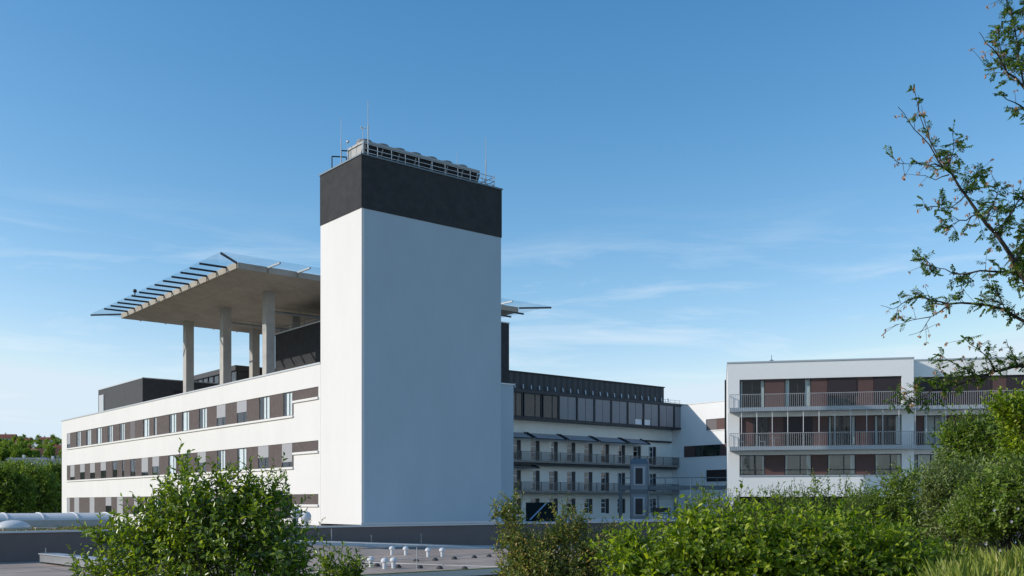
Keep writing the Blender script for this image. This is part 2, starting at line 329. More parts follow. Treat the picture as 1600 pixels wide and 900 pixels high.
def wing_window(a0, a1, z0, z1, kind):
    bm = B(); t = .06
    fbox(bm, FA, a0, a0+t, .07, .115, z0, z1); fbox(bm, FA, a1-t, a1, .07, .115, z0, z1)
    fbox(bm, FA, a0+t, a1-t, .07, .115, z0, z0+t); fbox(bm, FA, a0+t, a1-t, .07, .115, z1-t, z1)
    if a1-a0 > 1.0: m_ = a0+(a1-a0)*.34; fbox(bm, FA, m_-.03, m_+.03, .072, .112, z0+t, z1-t)
    w = obj('window', bm, frame_m, wing)
    obj('pane', fb(FA, a0+t, a1-t, .088, .094, z0+t, z1-t), glass, w)
    if kind in 'c':
        obj('curtain', fb(FA, a0+.03, a0+(a1-a0)*random.choice((.6, .7, .85)), .125, .14, z0+.05, z1-.05), curtain, w)
    if kind == 'b': h = random.choice((.52,.6,.72,.78)); obj('blind', fb(FA, a0+.01, a1-.01, .04, .062, z1-(z1-z0)*h, z1-.01), blind, w)
    if kind == 'f': obj('blind', fb(FA, a0+.01, a1-.01, .04, .062, z0+.02, z1-.01), blind, w)
    if kind == 'm': obj('blind', fb(FA, a0+.01, a1-.01, .04, .062, z0+.02, z1-.01), mblind, w)
R1 = [(322,342,'b'),(372,392,'c'),(420,442,'c'),(470,493,'c'),(523,547,'c'),(580,604,'c'),(632,655,'m'),(693,722,'c'),(745,757,'c'),(818,852,'c'),(880,914,'c'),(962,1000,'c'),(1048,1090,'b'),(1145,1192,'b'),(1252,1302,'c'),(1368,1411,'c')]
R2 = [(343,363,'b'),(390,412,'b'),(438,461,'b'),(489,514,'b'),(546,568,'g'),(592,601,'g'),(632,655,'g'),(686,717,'b'),(738,770,'b'),(815,850,'c'),(905,918,'g'),(955,995,'b'),(1050,1088,'c'),(1147,1190,'c'),(1247,1297,'b'),(1362,1411,'b')]
R3 = [(322,340,'f'),(362,385,'f'),(436,459,'f'),(513,540,'b'),(568,595,'f'),(650,676,'b'),(735,765,'c'),(822,852,'c'),(905,940,'b'),(1000,1040,'b'),(1100,1140,'c'),(1225,1268,'b'),(1362,1411,'g')]
for (z0, z1, _), row in zip(rows, (R1, R2, R3)):
    cur = aL
    for x0, x1, k in row:
        p, q = a_of(x1), min(a_of(x0), aL)       # p nearer (smaller a)
        if cur-q > .05: obj('cladding_panel', fb(FA, q, cur, .05, .2, z0, z1), brown, wing)
        wing_window(p, q, z0, z1, k); cur = p
    if cur-aN > .05: obj('cladding_panel', fb(FA, aN+.001, cur, .05, .2, z0, z1), brown, wing)

# ---------------------------------------------------------------- tower
tower = thing('service_tower', 'tall windowless white tower with a black top storey', 'tower', (*W(2.8, 5.9, 0).xy, -1.47))
TZ, TD = 23.0, 19.5
obj('lit_wall', sheet(FA, 0, 5.6, -1.44, TD, [], .2), white, tower, recalc=False)
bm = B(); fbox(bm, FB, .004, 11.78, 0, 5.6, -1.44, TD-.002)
obj('side_wall', bm, shade_tone, tower)
obj('crown', fb(FB, -.03, 11.83, -.03, 5.63, TD, TZ), darkr, tower)
bm = B(); fbox(bm, FB, -.09, 11.89, -.09, .35, TZ, TZ+.1); fbox(bm, FB, -.09, .35, .351, 5.69, TZ, TZ+.1); fbox(bm, FB, 11.5, 11.89, .351, 5.69, TZ, TZ+.1); fbox(bm, FB, .351, 11.499, 5.3, 5.69, TZ, TZ+.1)
obj('coping', bm, steel, tower)
bm = B(); fbox(bm, FB, -.05, 11.85, -.05, -.002, -1.46, -1.30); obj('base_flashing', bm, coping, tower)
# railing on the tower
bm = B(); P = lambda b, a, z: W(a, b, z)
for k in range(11): b_ = .3+k*1.11; rod(bm, P(b_, .3, TZ+.1), P(b_, .3, TZ+.95), .025)
for z in (.35, .62, .93): rod(bm, P(.3, .3, TZ+z), P(11.4, .3, TZ+z), .028)
for z in (.35, .62, .93): rod(bm, P(11.4, .3, TZ+z), P(11.4, 5.2, TZ+z), .028)
for k in range(5): rod(bm, P(11.4, .3+k*1.2, TZ+.1), P(11.4, .3+k*1.2, TZ+1.12), .028)
obj('railing', bm, metal, tower)
bm = B()
for a_, zt in ((4.6, 1.2), (3.3, 1.25)):
    for dz in range(1): pass
    rod(bm, P(.35, a_, TZ+.1), P(.35, a_, TZ+zt), .045); rod(bm, P(.35, a_, TZ+zt), P(1.2, a_-.5, TZ+zt), .045); rod(bm, P(1.2, a_-.5, TZ+zt), P(1.4, a_-.6, TZ+.1), .045)
obj('ladder_hoop', bm, dsteel, tower)
# side annex of tower
ann = thing('stair_annex', 'low pale annex wall tucked behind the right edge of the tower', 'building', (*W(7, 13, 0).xy, -1.46))
obj('wall', fb(FB, 11.9, 14.6, 2.0, 12, -1.46, 9.05), shade_tone, ann)
obj('coping', fb(FB, 11.9, 14.66, 1.94, 12.05, 9.05, 9.15), coping, ann)

# dry cooler
cool = thing('dry_cooler', 'long V shaped air cooler with seven fans on top of the tower', 'cooling unit', (*W(2.3, 5.7, 0).xy, TZ))
def trap(bm, b0, b1, a0t, a1t, a0b, a1b, zt, zb):
    v = [bm.verts.new(P(b_, a_, z_)) for b_ in (b0, b1) for a_, z_ in ((a0b, zb), (a1b, zb), (a1t, zt), (a0t, zt))]
    for f in ((0,1,2,3),(4,5,6,7),(0,1,5,4),(1,2,6,5),(2,3,7,6),(3,0,4,7)): bm.faces.new([v[i] for i in f])
zt = 24.5
bm = B(); trap(bm, 1.0, 10.55, 1.25, 3.25, 1.85, 2.65, zt-.28, TZ+.35); obj('coil_bank', bm, fins, cool)
bm = B(); fbox(bm, FB, .86, 10.7, 1.15, 3.35, zt-.16, zt); obj('fan_deck', bm, fanw, cool)
bm = B(); trap(bm, .80, .98, 1.15, 3.35, 1.75, 2.75, zt-.28, TZ+.1); obj('end_panel', bm, fanw, cool)
bm = B(); trap(bm, 10.57, 10.72, 1.15, 3.35, 1.75, 2.75, zt-.28, TZ+.1); obj('end_panel', bm, dgrey, cool)
bm = B()
for k in range(8): b_ = 1.0+k*1.36; beam(bm, P(b_, 1.72, TZ+.0), P(b_, 1.2, zt-.3), .09, .09); beam(bm, P(b_, 1.66, TZ), P(b_, 1.66, TZ+.75), .16, .2)
obj('strut', bm, metal, cool)
for k in range(7):
    c = P(1.55+k*1.36, 2.25, zt); bm = B(); lathe(bm, c, [(.62, .002), (.60,.14), (.54,.26), (.52,.36), (.46,.36), (.46,.12), (.1,.10)], 18); f = obj('fan', bm, mat('fan_ring', (.20,.20,.20), .5, spec=.4), cool)
    bm = B(); lathe(bm, c, [(.12,.12),(.12,.2)], 10)
    for q in range(5):
        w = q*1.2566; beam(bm, c+Vector((0,0,.17)), c+Vector((math.cos(w)*.42, math.sin(w)*.42, .19)), .14, .02)
    for rr in (.2,.32,.44):
        for q in range(14):
            w = q*.4488; w2 = w+.4488; beam(bm, c+Vector((math.cos(w)*rr, math.sin(w)*rr, .37)), c+Vector((math.cos(w2)*rr, math.sin(w2)*rr, .37)), .014, .014)
    obj('fan_blade', bm, dsteel, f)
def mast(name, label, x, ytop, ybase, a_, b_, r, cat='antenna', head=None):
    Y = W(a_, b_, 0).y; bt = P(b_, a_, pz(ybase, Y)); tp = P(b_, a_, pz(ytop, Y)); bm = B()
    md = bt.lerp(tp, .55); rod(bm, bt, md, r); rod(bm, md, tp, r*.5)
    if head == 'wind':
        for q in range(3):
            e = tp+Vector((.16*math.cos(q*2.1), .16*math.sin(q*2.1), 0)); rod(bm, tp, e, .012); lathe(bm, e, [(.05,-.03),(.06,.03)], 8)
    if head == 'ball': lathe(bm, tp, [(.02,0),(.1,.06),(.1,.16),(.02,.22)], 8)
    tag(obj(name, bm, metal), label, cat, 'masts on the tower roof')
bx = lambda x, a_: (lambda k: (lambda o: (k*o[1]-o[0])/(uB[0]-k*uB[1]))((C0[0]+uA[0]*a_, C0[1]+uA[1]*a_)))((x-800)/1562)
mast('lightning_rod', 'thin rod at the far left corner of the tower roof', 533, 184, 258, 3.1, bx(533, 3.1), .04)
mast('lightning_rod', 'tallest thin rod, at the near corner of the tower roof', 575, 158, 242, .5, bx(575, .5), .05)
mast('wind_sensor', 'short mast with spinning cup head beside the tallest rod', 567, 200, 240, .35, bx(567, .35), .045, 'wind sensor', 'wind')
mast('obstruction_lamp_mast', 'short post with ball head left of the cooler end', 543.5, 224, 252, 2.3, bx(543.5, 2.3), .04, 'mast', 'ball')
mast('lightning_rod', 'thin rod at the right end of the tower railing', 759, 215, 291, .5, bx(759, .5), .05)
mast('lightning_rod', 'faint short rod behind the right part of the cooler', 714, 236, 262, 4.9, bx(714, 4.9), .03)

# ---------------------------------------------------------------- helipad canopy
can = thing('helipad_canopy', 'raised concrete helipad deck on tall columns with glass and metal outriggers', 'helipad', (*W(34, 15, 0).xy, 9.3))
a0, a1, b0, b1, h = 19.7, 48.3, 0.0, 29.8, 19.1
bm = B(); fbox(bm, FA, a0+.12, a1-.12, b0+.12, b1-.12, h+.001, h+.52)
v = [bm.verts.new(W(a, b, h)) for a, b in ((a0+.0,b0+.0),(a1,b0),(a1,b1),(a0,b1))]; bm.faces.new(v)
na, nb = 14, 11
sa, sb = (a1-a0)/na, (b1-b0)/nb
for k in range(na):
    for d0, d1 in ((b0, b0+.119), (b1-.119, b1)): fbox(bm, FA, a0+k*sa+.1, a0+(k+1)*sa-.1, d0, d1, h+.002, h+.5)
for k in range(nb):
    for c0, c1 in ((a0, a0+.119), (a1-.119, a1)): fbox(bm, FA, c0, c1, b0+k*sb+.1, b0+(k+1)*sb-.1, h+.003, h+.5)
obj('deck_slab', bm, conc, can)
arms = []; o = 2.3; za, zo = h+.42, h+.40
for k in range(na+1):
    a = a0+k*sa
    if 0 < k < na: arms += [((a, b0), (a, b0-o)), ((a, b1), (a, b1+o))]
for k in range(1, nb): b = b0+k*sb; arms += [((a0, b), (a0-o, b)), ((a1, b), (a1+o, b))]
for sa_, sb_, a, b in ((-1,-1,a0,b0),(-1,1,a0,b1),(1,-1,a1,b0),(1,1,a1,b1)): arms.append(((a, b), (a+sa_*o, b+sb_*o)))
for p, q in arms: bm = B(); beam(bm, W(*p, za), W(*q, zo), .13, .15); obj('outrigger', bm, dsteel if abs(p[0]-q[0]) < .1 or (p[0]-q[0] != 0 and p[1]-q[1] != 0) else metal, can)
for pts in (((a0,b0-.0),(a1,b0),(a1+o,b0-o),(a0-o,b0-o)), ((a0,b1),(a1,b1),(a1+o,b1+o),(a0-o,b1+o)), ((a0,b0),(a0,b1),(a0-o,b1+o),(a0-o,b0-o)), ((a1,b0),(a1,b1),(a1+o,b1+o),(a1+o,b0-o))):
    bm = B(); top = [bm.verts.new(W(a, b, (za if i < 2 else zo)+.14)) for i, (a, b) in enumerate(pts)]; bot = [bm.verts.new(v_.co-Vector((0,0,.02))) for v_ in top]
    bm.faces.new(top); bm.faces.new(bot)
    for i in range(4): bm.faces.new((top[i], top[(i+1)%4], bot[(i+1)%4], bot[i]))
    obj('glass_edge', bm, glass_edge, can)
for a in (26.6, 36.1, 45.6):
    for b in (6.1, 13.5, 23.7):
        obj('column', fb(FA, a-.42, a+.42, b-.42, b+.42, 9.3, h-.001), concl, can)
for ea, eb, ec, ed in ((33.0, 9.0, 33.0, 20), (41.5, 8.0, 41.5, 22)):
    bm = B(); rod(bm, W(ea, eb, h-.4), W(ec, ed, h-.4), .13, 8)
    for k in range(4): rod(bm, W(ea, eb+.5+k*3, h-.4), W(ea, eb+.5+k*3, h-.001), .03)
    obj('light_tube', bm, metal, can)
p_ = W(a1*.32+a0*.68+9.5, b0-1.9, zo); bm = B(); rod(bm, p_, p_+Vector((0,0,.45)), .05); lathe(bm, p_+Vector((0,0,.4)), [(.12,0),(.2,.1),(.16,.28),(.03,.34)], 10); obj('edge_lamp', bm, dsteel, can)

# ---------------------------------------------------------------- boxes on the roof
lb = thing('lift_house', 'tall dark grey rendered block under the helipad deck beside the tower', 'roof block', (*W(24, 16, 0).xy, 9.3))
obj('wall', fb(FA, 14, 33.3, 10, 23.9, 9.3, 16.5), darkr, lb); obj('coping', fb(FA, 13.95, 33.35, 9.95, 23.95, 16.5, 16.6), coping, lb)
bm = B()
for k in range(8): rod(bm, W(16+k*2.4, 10.4, 16.6), W(16+k*2.4, 10.4, 17.2), .03)
rod(bm, W(15, 10.4, 17.2), W(33, 10.4, 17.2), .03); rod(bm, W(15, 10.4, 16.9), W(33, 10.4, 16.9), .03)
rod(bm, W(16, 12, 16.95), W(31, 12, 16.95), .16, 8); obj('railing', bm, steel, lb)
pb = thing('plant_room', 'dark grey boxy plant room at the far left of the wing roof', 'roof block', (*W(60, 9, 0).xy, 9.3))
obj('wall', fb(FA, 52, 67.4, 3.5, 16, 9.3, 13.55), dgrey, pb); obj('coping', fb(FA, 51.95, 67.45, 3.45, 16.05, 13.55, 13.65), coping, pb)
obj('door', fb(FA, 65.2, 66.9, 3.42, 3.49, 10.3, 12.9), coping, pb)
obj('louvre', fb(FB, 7, 11, 51.93, 51.99, 10.6, 12.4), dsteel, pb)
gb = thing('glazed_lobby', 'low dark framed glass pavilion on the roof behind the helipad columns', 'pavilion', (*W(54, 15, 0).xy, 9.3))
ga0, ga1, gb0, gb1 = 46.95, 60, 12, 17.5
obj('roof', fb(FA, ga0-.2, ga1, gb0-.2, gb1, 14.6, 15.15), dgrey, gb)
obj('inner_wall', fb(FA, ga0+.5, ga1, gb0+3, gb0+3.2, 9.3, 14.6), concl, gb)
for k in range(9):
    a = ga0+.1+k*1.58
    obj('post', fb(FA, a-.1, a+.1, gb0, gb0+.2, 9.3, 14.6), dsteel, gb)
    if k < 8: obj('window', fb(FA, a+.15, a+1.43, gb0+.08, gb0+.1, 9.4, 14.5), glass, gb)
    if k < 8: obj('transom', fb(FA, a+.1, a+1.48, gb0+.03, gb0+.15, 13.2, 13.35), frame_w, gb)
obj('side_panel', fb(FB, gb0+.2, gb1, ga0, ga0+.1, 9.3, 14.6), dgrey, gb)

# ---------------------------------------------------------------- podium, green roof, flat roof
pod = thing('podium', 'long dark grey podium wall below the white tower, with a pale metal edge', 'building', (*W(10, 0, 0).xy, -7))
def prism(F, pts, z0, z1):
    bm = B(); lo = [bm.verts.new(F.pt(u, d, z0)) for u, d in pts]; hi = [bm.verts.new(F.pt(u, d, z1)) for u, d in pts]
    bm.faces.new(lo); bm.faces.new(hi)
    for i in range(len(pts)): j = (i+1) % len(pts); bm.faces.new((lo[i], lo[j], hi[j], hi[i]))
    return bm
obj('wall', prism(FA, [(-.15,-60),(-.15,36),(34,36),(34,12),(14,12),(14,-.4),(15,-.4),(15,-60)], -7, -1.58), podg, pod)
obj('terrace_paving', prism(FA, [(.6,15),(.6,35.8),(33,35.8),(33,15)], -1.576, -1.545), mat('terrace_slabs', (.74,.71,.66), .9, var=.15, scale=1.2), pod)
bm = B(); fbox(bm, FB, -60, 36, -.25, .1, -1.575, -1.47); obj('coping', bm, coping, pod)
def sedum(n, ba, bb, aa, ab, z, nm, s=.16):
    b = rng.uniform(ba, bb, n); a = rng.uniform(aa, ab, n)
    X = C0[0]+uA[0]*a+uB[0]*b; Y = C0[1]+uA[1]*a+uB[1]*b; Pn = np.stack([X, Y, np.full(n, z)], 1)
    D = np.stack([rng.normal(0,.5,n), rng.normal(0,.5,n), np.ones(n)], 1); N = rng.normal(0,1,(n,3))
    return leaves(nm, Pn, D, N, s*rng.uniform(.4,1.3,n), s*.4, simple=True)
sed_m = leaf_mat('sedum', (.12,.16,.04), (.20,.19,.06), (.36,.16,.07), trans=.2)
so_ = link('sedum_cover', sedum(26000, -38, -3, .2, 9, -1.58, 'sedum_cover'), sed_m); tag(so_, 'green and orange sedum carpet on the roof strip above the grey wall', 'sedum'); so_['kind'] = 'stuff'
# flat annex roof in front
fr = thing('flat_roof_annex', 'low flat bitumen roof in the foreground below the grey podium wall', 'building', (*W(-11, -10, 0).xy, -7))
RZ = -3.1
obj('wall', fb(FA, -21.6, -.2, -60, 20, -7, RZ-.16), podg, fr)
obj('roof', fb(FA, -21.4, -.16, -59.8, 19.8, RZ-.15, RZ), bitumen, fr)
bm = B(); fbox(bm, FA, -21.75, -21.35, -60, 20, RZ-.14, RZ+.12); fbox(bm, FA, -21.34, -.3, 19.7, 20.1, RZ-.14, RZ+.12); obj('roof_edge', bm, coping, fr)
mossm = mat('moss', (.20,.19,.03), .95, col2=(.10,.13,.03), scale=4, bump=.5)
obj('moss_line', fb(FA, -21.66, -21.44, -60, 19.6, RZ+.122, RZ+.15), mossm, fr)
# sloping gravel strip against the podium wall
bm = B(); strip = []
for k in range(13):
    b = -8+k*1.9; zz = -2.14-(b+8)*.052
    strip.append([bm.verts.new(W(-.17, b, max(zz, RZ+.03))), bm.verts.new(W(-3.6, b, max(zz-.05, RZ+.02))), bm.verts.new(W(-3.75, b, max(zz-.22, RZ+.01))), bm.verts.new(W(-6.5, b, RZ+.006))])
for p, q in zip(strip, strip[1:]):
    for i in range(3): bm.faces.new((p[i], p[i+1], q[i+1], q[i]))
slo = obj('roof_slope', bm, bitumen, fr); slo.data.materials.append(gravel)
for i, f in enumerate(slo.data.polygons):
    if i % 3 < 2: f.material_index = 1
obj('roof_kerb', fb(FB, -10, 2.0, -4.6, -4.3, RZ+.008, RZ+.35), steel, fr)
obj('kerb_deck', fb(FB, -10, 2.0, -4.29, -3.77, RZ+.009, RZ+.32), gravel, fr)
bm = B()
for a in (-5.5, -9, -12.5, -16): fbox(bm, FA, a-.05, a+.05, -40, 19, RZ+.001, RZ+.006)
for b in range(-36, 19, 5): fbox(bm, FB, b-.05, b+.05, -21, -6.6, RZ+.0015, RZ+.005)
obj('roof_seam', bm, mat('seam', (.20,.18,.165), .9), fr)
def on_roof(x, y, z=RZ):
    Y = 1562*(-z)/(y-786); return Vector((px2(x, Y), Y, z))
first = None
for i, (x, y, lab) in enumerate([(612.5,867,'small white mushroom vent on the flat roof, farthest left of the back row'),(634,867.5,'small white mushroom vent beside the far left one'),(669,870,'small white mushroom vent, left one of the middle pair'),(691,870,'small white mushroom vent, right one of the middle pair'),
        (579.5,886,'small white mushroom vent nearest the dark shrub'),(601,889,'small white mushroom vent in the middle of the front three'),(615,888,'small white mushroom vent at the right of the front three')]):
    p = on_roof(x, y, RZ+.0); t = thing('roof_vent', lab, 'vent', p, 'mushroom vents on the flat roof')
    if first is None:
        bm = B(); lathe(bm, p, [(.10,0),(.10,.34)], 12); s_ = obj('vent_pipe', bm, pipe_w, t); bm = B(); lathe(bm, p, [(.11,.30),(.18,.33),(.18,.40),(.13,.49),(.02,.53)], 14); c_ = obj('vent_cap', bm, pipe_w, t, smooth=False); first = (s_, c_)
    else:
        for s_ in first: c_ = s_.copy(); COL.objects.link(c_); c_.parent = t
fb0 = None
for i, (x, y) in enumerate([(650,877),(680,876),(710,874),(741,872),(764,870),(589,885),(622,887),(656,888),(687,889),(726,890)]):
    p = on_roof(x, y); 
    if fb0 is None:
        bm = B(); lathe(bm, p, [(.16,0),(.16,.06),(.09,.14),(.03,.16)], 8); o_ = obj('conductor_block', bm, mat('weight_block', (.07,.07,.07), .9)); fb0 = o_
    else: o_ = fb0.copy(); COL.objects.link(o_); o_.location = p
    row_ = 'back' if i < 5 else 'front'
    tag(o_, f"{['leftmost','second','third','fourth','rightmost'][i%5]} small dark weight block in the {row_} line on the flat roof", 'weight block', 'conductor blocks on the flat roof')
for r_, (p, q) in enumerate((((560,884),(800,868)), ((570,884),(790,892)))):
    bm = B(); P0, P1 = on_roof(*p), on_roof(*q); rod(bm, P0+Vector((0,0,.17)), P1+Vector((0,0,.17)), .015, 5); tag(obj('conductor_wire', bm, metal), ['thin wire along the back line of blocks on the flat roof', 'thin wire along the front line of blocks on the flat roof'][r_], 'wire')
for x, y0, y1, lab in ((651.5,855,889,'thin upright rod on the flat roof between the vents'), (518,826,843,'thin rod against the grey podium wall left of the tower edge'), (580,836,846,'short rod against the grey podium wall under the tower'), (658,833,850,'thin rod against the grey podium wall mid tower'), (71.5,856,880,'thin rod at the left end of the metal duct')):
    Y = on_roof(x, y1).y if y1 > 860 else FB.pt(FB.u_at(x, -1.0), -1.0, 0).y
    bm = B(); rod(bm, (px2(x,Y), Y, pz(y1,Y)-.1), (px2(x,Y), Y, pz(y0,Y)), .022, 5); tag(obj('lightning_rod', bm, metal), lab, 'lightning rod')
# metal duct at left
du = thing('metal_duct', 'low galvanised metal duct lying on the flat roof at far left', 'duct', on_roof(100, 885))
bm = B(); q0, q1 = on_roof(74, 880), on_roof(210, 897); beam(bm, q0+Vector((0,0,.28)), q1+Vector((0,0,.28)), .75, .36); obj('duct_body', bm, metal, du)
bm = B(); beam(bm, q0+Vector((-.02,0,.50)), q1+Vector((0,0,.50)), .85, .05); obj('duct_lid', bm, coping, du)
for k in (.03, .35, .7): bm = B(); c = q0.lerp(q1, k); beam(bm, c, c+Vector((0,0,.55)), .9, .07); obj('bracket', bm, steel, du)
# barrel skylight and domes on the podium
bs = thing('barrel_skylight', 'long arched translucent skylight on the green roof at far left', 'skylight', (*W(9, -24, 0).xy, -1.58))
poly = mat('translucent_polycarbonate', (.70,.70,.69), .55, spec=.4, var=.12, scale=1.5)
obj('kerb', fb(FA, 8.5, 11.3, -40, -13.3, -1.58, -1.05), concl, bs)
for k in range(14):
    bb0 = -39.62+k*2.02; bm = B(); NN = 10
    for i in range(NN):
        w, w2 = math.pi*i/NN, math.pi*(i+1)/NN; beam(bm, W(9.9-1.38*math.cos(w), bb0-.02, -1.05+.45*math.sin(w)), W(9.9-1.38*math.cos(w2), bb0-.02, -1.05+.45*math.sin(w2)), .09, .05)
    obj('rib', bm, pipe_w, bs)
for k in range(13):
    bb0 = -39.6+k*2.02; bm = B(); N_ = 10; L0 = []; L1 = []
    for i in range(N_+1):
        w = math.pi*i/N_; aa = 9.9-1.35*math.cos(w); zz_ = -1.05+.42*math.sin(w); L0.append(bm.verts.new(W(aa, bb0, zz_))); L1.append(bm.verts.new(W(aa, bb0+1.96, zz_)))
    for i in range(N_): bm.faces.new((L0[i], L0[i+1], L1[i+1], L1[i]))
    bm.faces.new(L0); bm.faces.new(L1); obj('vault_panel', bm, poly, bs)
def dome(label, x, Y, r, hh, zb=-1.58):
    c = Vector((px2(x, Y), Y, zb)); t = thing('dome_skylight', label, 'skylight', c)
    bm = B(); lathe(bm, c, [(r*1.05,0),(r*1.05,.2)], 20); obj('kerb', bm, concl, t)
    bm = B(); lathe(bm, c, [(r,.2)]+[(r*math.cos(w), .2+hh*math.sin(w)) for w in np.linspace(.1, 1.5, 8)], 24); obj('dome', bm, poly, t, smooth=True)
dome('shallow clear dome skylight in front of the barrel skylight', 20, 56, .92, .42)
for x, y, lab in ((462, 802, 'round silver vent head left, above the foreground shrub'), (478, 807, 'round silver vent head right and lower, above the foreground shrub')):
    Y = 61; c = Vector((px2(x, Y), Y, -1.58)); t = thing('ball_vent', lab, 'vent', c, 'ball vents by the wing'); zc_ = pz(y, Y)
    bm = B(); lathe(bm, c, [(.16,0),(.16,zc_+1.58)], 12); obj('vent_pipe', bm, metal, t)
    bm = B(); lathe(bm, Vector((c.x,c.y,zc_)), [(.33*math.cos(w), .33*math.sin(w)) for w in np.linspace(-1.2, 1.5, 9)], 16); obj('vent_cap', bm, pipe_w, t, smooth=True)
bm = B(); c = W(2.0, -18, -1.55); fbox(bm, FB, -19.0, -17.8, 4, 4.5, -1.57, -1.40); tag(obj('concrete_block', bm, concl), 'small pale block lying on the sedum roof', 'block')

# ---------------------------------------------------------------- old courtyard building
CF = Frame((.2, 115.0), uB, uA)           # u to the right, d inward
cy = thing('courtyard_block', 'cream old ward block with balconies, grey awnings and a dark glazed top floor', 'building', (*CF.pt(12, 8, 0).xy, -6))
t_end = 27.0; tw = [-.3+k*2.86 for k in range(9)]
sl1, sl2, sl0 = 4.95, 1.46, -2.1
ch = []
for t in tw:
    for z in (sl1, sl2): ch.append((t, t+1.38, z+.0, z+2.35))
    ch.append((t, t+1.38, -1.3, sl0+2.65))
obj('wall', sheet(CF, -8, t_end, -6, 9.6, ch, .35), cream, cy, recalc=False)
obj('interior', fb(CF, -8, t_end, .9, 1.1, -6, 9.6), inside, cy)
obj('body', fb(CF, -8, t_end, 1.2, 12, -6, 9.6), cream, cy)
for (u0, u1, z0, z1) in ch:
    bm = B(); um = u0+.90
    for p, q in ((u0, u0+.07), (um-.07, um)): fbox(bm, CF, p, q, .12, .2, z0, z1)
    for z in (z0, (z0*.62+z1*.38), (z0*.3+z1*.7), z1-.08): fbox(bm, CF, u0+.07, um-.07, .12, .2, z, z+.08)
    w = obj('window', bm, frame_w, cy); obj('pane', fb(CF, u0+.07, um-.07, .155, .165, z0, z1), glass, w)
    if random.random() < .45: obj('curtain', fb(CF, u0+.1, um-.1, .5, .53, z1-(z1-z0)*random.choice((.35,.6,.9)), z1-.1), curtain, w)
    obj('shutter', fb(CF, um, u1, .05, .3, z0, z1), dsteel, w)
for z in (sl1, sl2):
    t_ = 27.0 if z == sl1 else 27.0
    obj('balcony_slab', fb(CF, -6, t_, -1.3, -.001, z-.28, z-.03), mat('old_balcony', (.34,.31,.27), .9, var=.3, scale=1.5), cy)
    bm = B(); fbox(bm, CF, -6, t_, -1.28, -1.24, z+.95, z+1.0); fbox(bm, CF, -6, t_, -1.28, -1.24, z+.02, z+.06)
    k = -6
    while k < t_: fbox(bm, CF, k, k+.035, -1.275, -1.245, z+.06, z+.95); k += .15
    for k in range(12): fbox(bm, CF, -5.9+k*2.98, -5.82+k*2.98, -1.3, -1.22, z-.03, z+1.02)
    fbox(bm, CF, t_-.05, t_, -1.24, 0, z+.95, z+1.0)
    for k in range(9): fbox(bm, CF, t_-.045, t_-.01, -1.2+k*.13, -1.17+k*.13, z, z+.95)
    obj('balcony_railing', bm, mat('brown_railing', (.24,.21,.185), .6), cy)
awn = stripes('awning_cloth', (.44,.44,.46), (.40,.40,.42), 3, fr=uB, rough=.85)
def awning(u0, u1, z, out=1.7, drop=.7):
    bm = B(); v = [bm.verts.new(CF.pt(u, d, zz)) for u, d, zz in ((u0,-.06,z),(u1,-.06,z),(u1,-out,z-drop),(u0,-out,z-drop))]; w = [bm.verts.new(x.co-Vector((0,0,.04))) for x in v]
    bm.faces.new(v); bm.faces.new(w)
    for i in range(4): bm.faces.new((v[i], v[(i+1)%4], w[(i+1)%4], w[i]))
    o_ = obj('awning', bm, awn, cy); bm = B()
    for u in (u0+.05, u1-.05): rod(bm, CF.pt(u, -.05, z+.06), CF.pt(u, -out, z-drop+.06), .085)
    fbox(bm, CF, u0, u1, -out-.08, -out, z-drop-.08, z-drop+.04); obj('awning_arm', bm, dsteel, o_)
for u0, u1 in ((-5.5,1.6),(1.9,6.7),(7.0,11.9),(12.2,17.0),(17.3,21.0)): awning(u0, u1, 8.15)
obj('awning_box', fb(CF, 20.7, 26.6, -.35, -.02, 7.9, 8.1), dsteel, cy)
obj('awning_box', fb(CF, -6, 26.8, -1.1, -.02, sl1-.55, sl1-.33), dgrey, cy)
awning(-5, 2.7, sl1-.6, 1.4, .3)
# dark glazed top floor
CAPE = 30.6
obj('top_floor_slab', fb(CF, -6, CAPE, -1.6, 12, 9.6, 9.85), dsteel, cy)
obj('top_floor_core', fb(CF, -6, CAPE-.05, -.9, 12, 9.85, 12.6), dgrey, cy)
obj('top_floor_roof', fb(CF, -6, CAPE, -1.6, 12, 12.6, 12.96), dgrey, cy)
x0s = [145,205,325,437]
for xa, xb in ((100,197),(205,322),(330,434)):
    u0, u1 = CF.u_at(770+xa/4.21, -1.5), CF.u_at(770+xb/4.21, -1.5); bm = B()
    for p, q, r, s in ((u0,u0+.12,9.85,12.6),(u1-.12,u1,9.85,12.6),(u0+.12,u1-.12,9.85,9.97),(u0+.12,u1-.12,12.48,12.6)): fbox(bm, CF, p, q, -1.5, -1.35, r, s)
    fbox(bm, CF, u1-1.0, u1-.92, -1.48, -1.37, 9.97, 12.48)
    w = obj('window', bm, dsteel, cy); obj('pane', fb(CF, u0+.12, u1-.12, -1.43, -1.41, 9.97, 12.48), green_glass, w)
    obj('curtain', fb(CF, u1-.9, u1-.3, -1.2, -1.17, 9.9, 12.4), curtain, w)
scr = mat('grey_screen', (.30,.29,.30), .6, var=.1, scale=2, metal=.2)
u = CF.u_at(770+440/4.21, -1.5); k = 0
while u < CAPE-.5:
    w_ = 1.26
    obj('sunscreen', fb(CF, u, min(u+w_, CAPE-.1), -1.52, -1.44, 9.87 if k not in (9, 10) else 10.6, 12.58), scr, cy)
    if k in (9, 10): obj('window', fb(CF, u, min(u+w_, CAPE-.1), -1.40, -1.37, 9.9, 10.6), frame_w, cy)
    u += w_+(.07 if k % 2 == 0 else .0)
    if k % 2: obj('mullion', fb(CF, u+.03, u+.25, -1.62, -1.44, 9.86, 12.59), dsteel, cy); u += .28
    k += 1
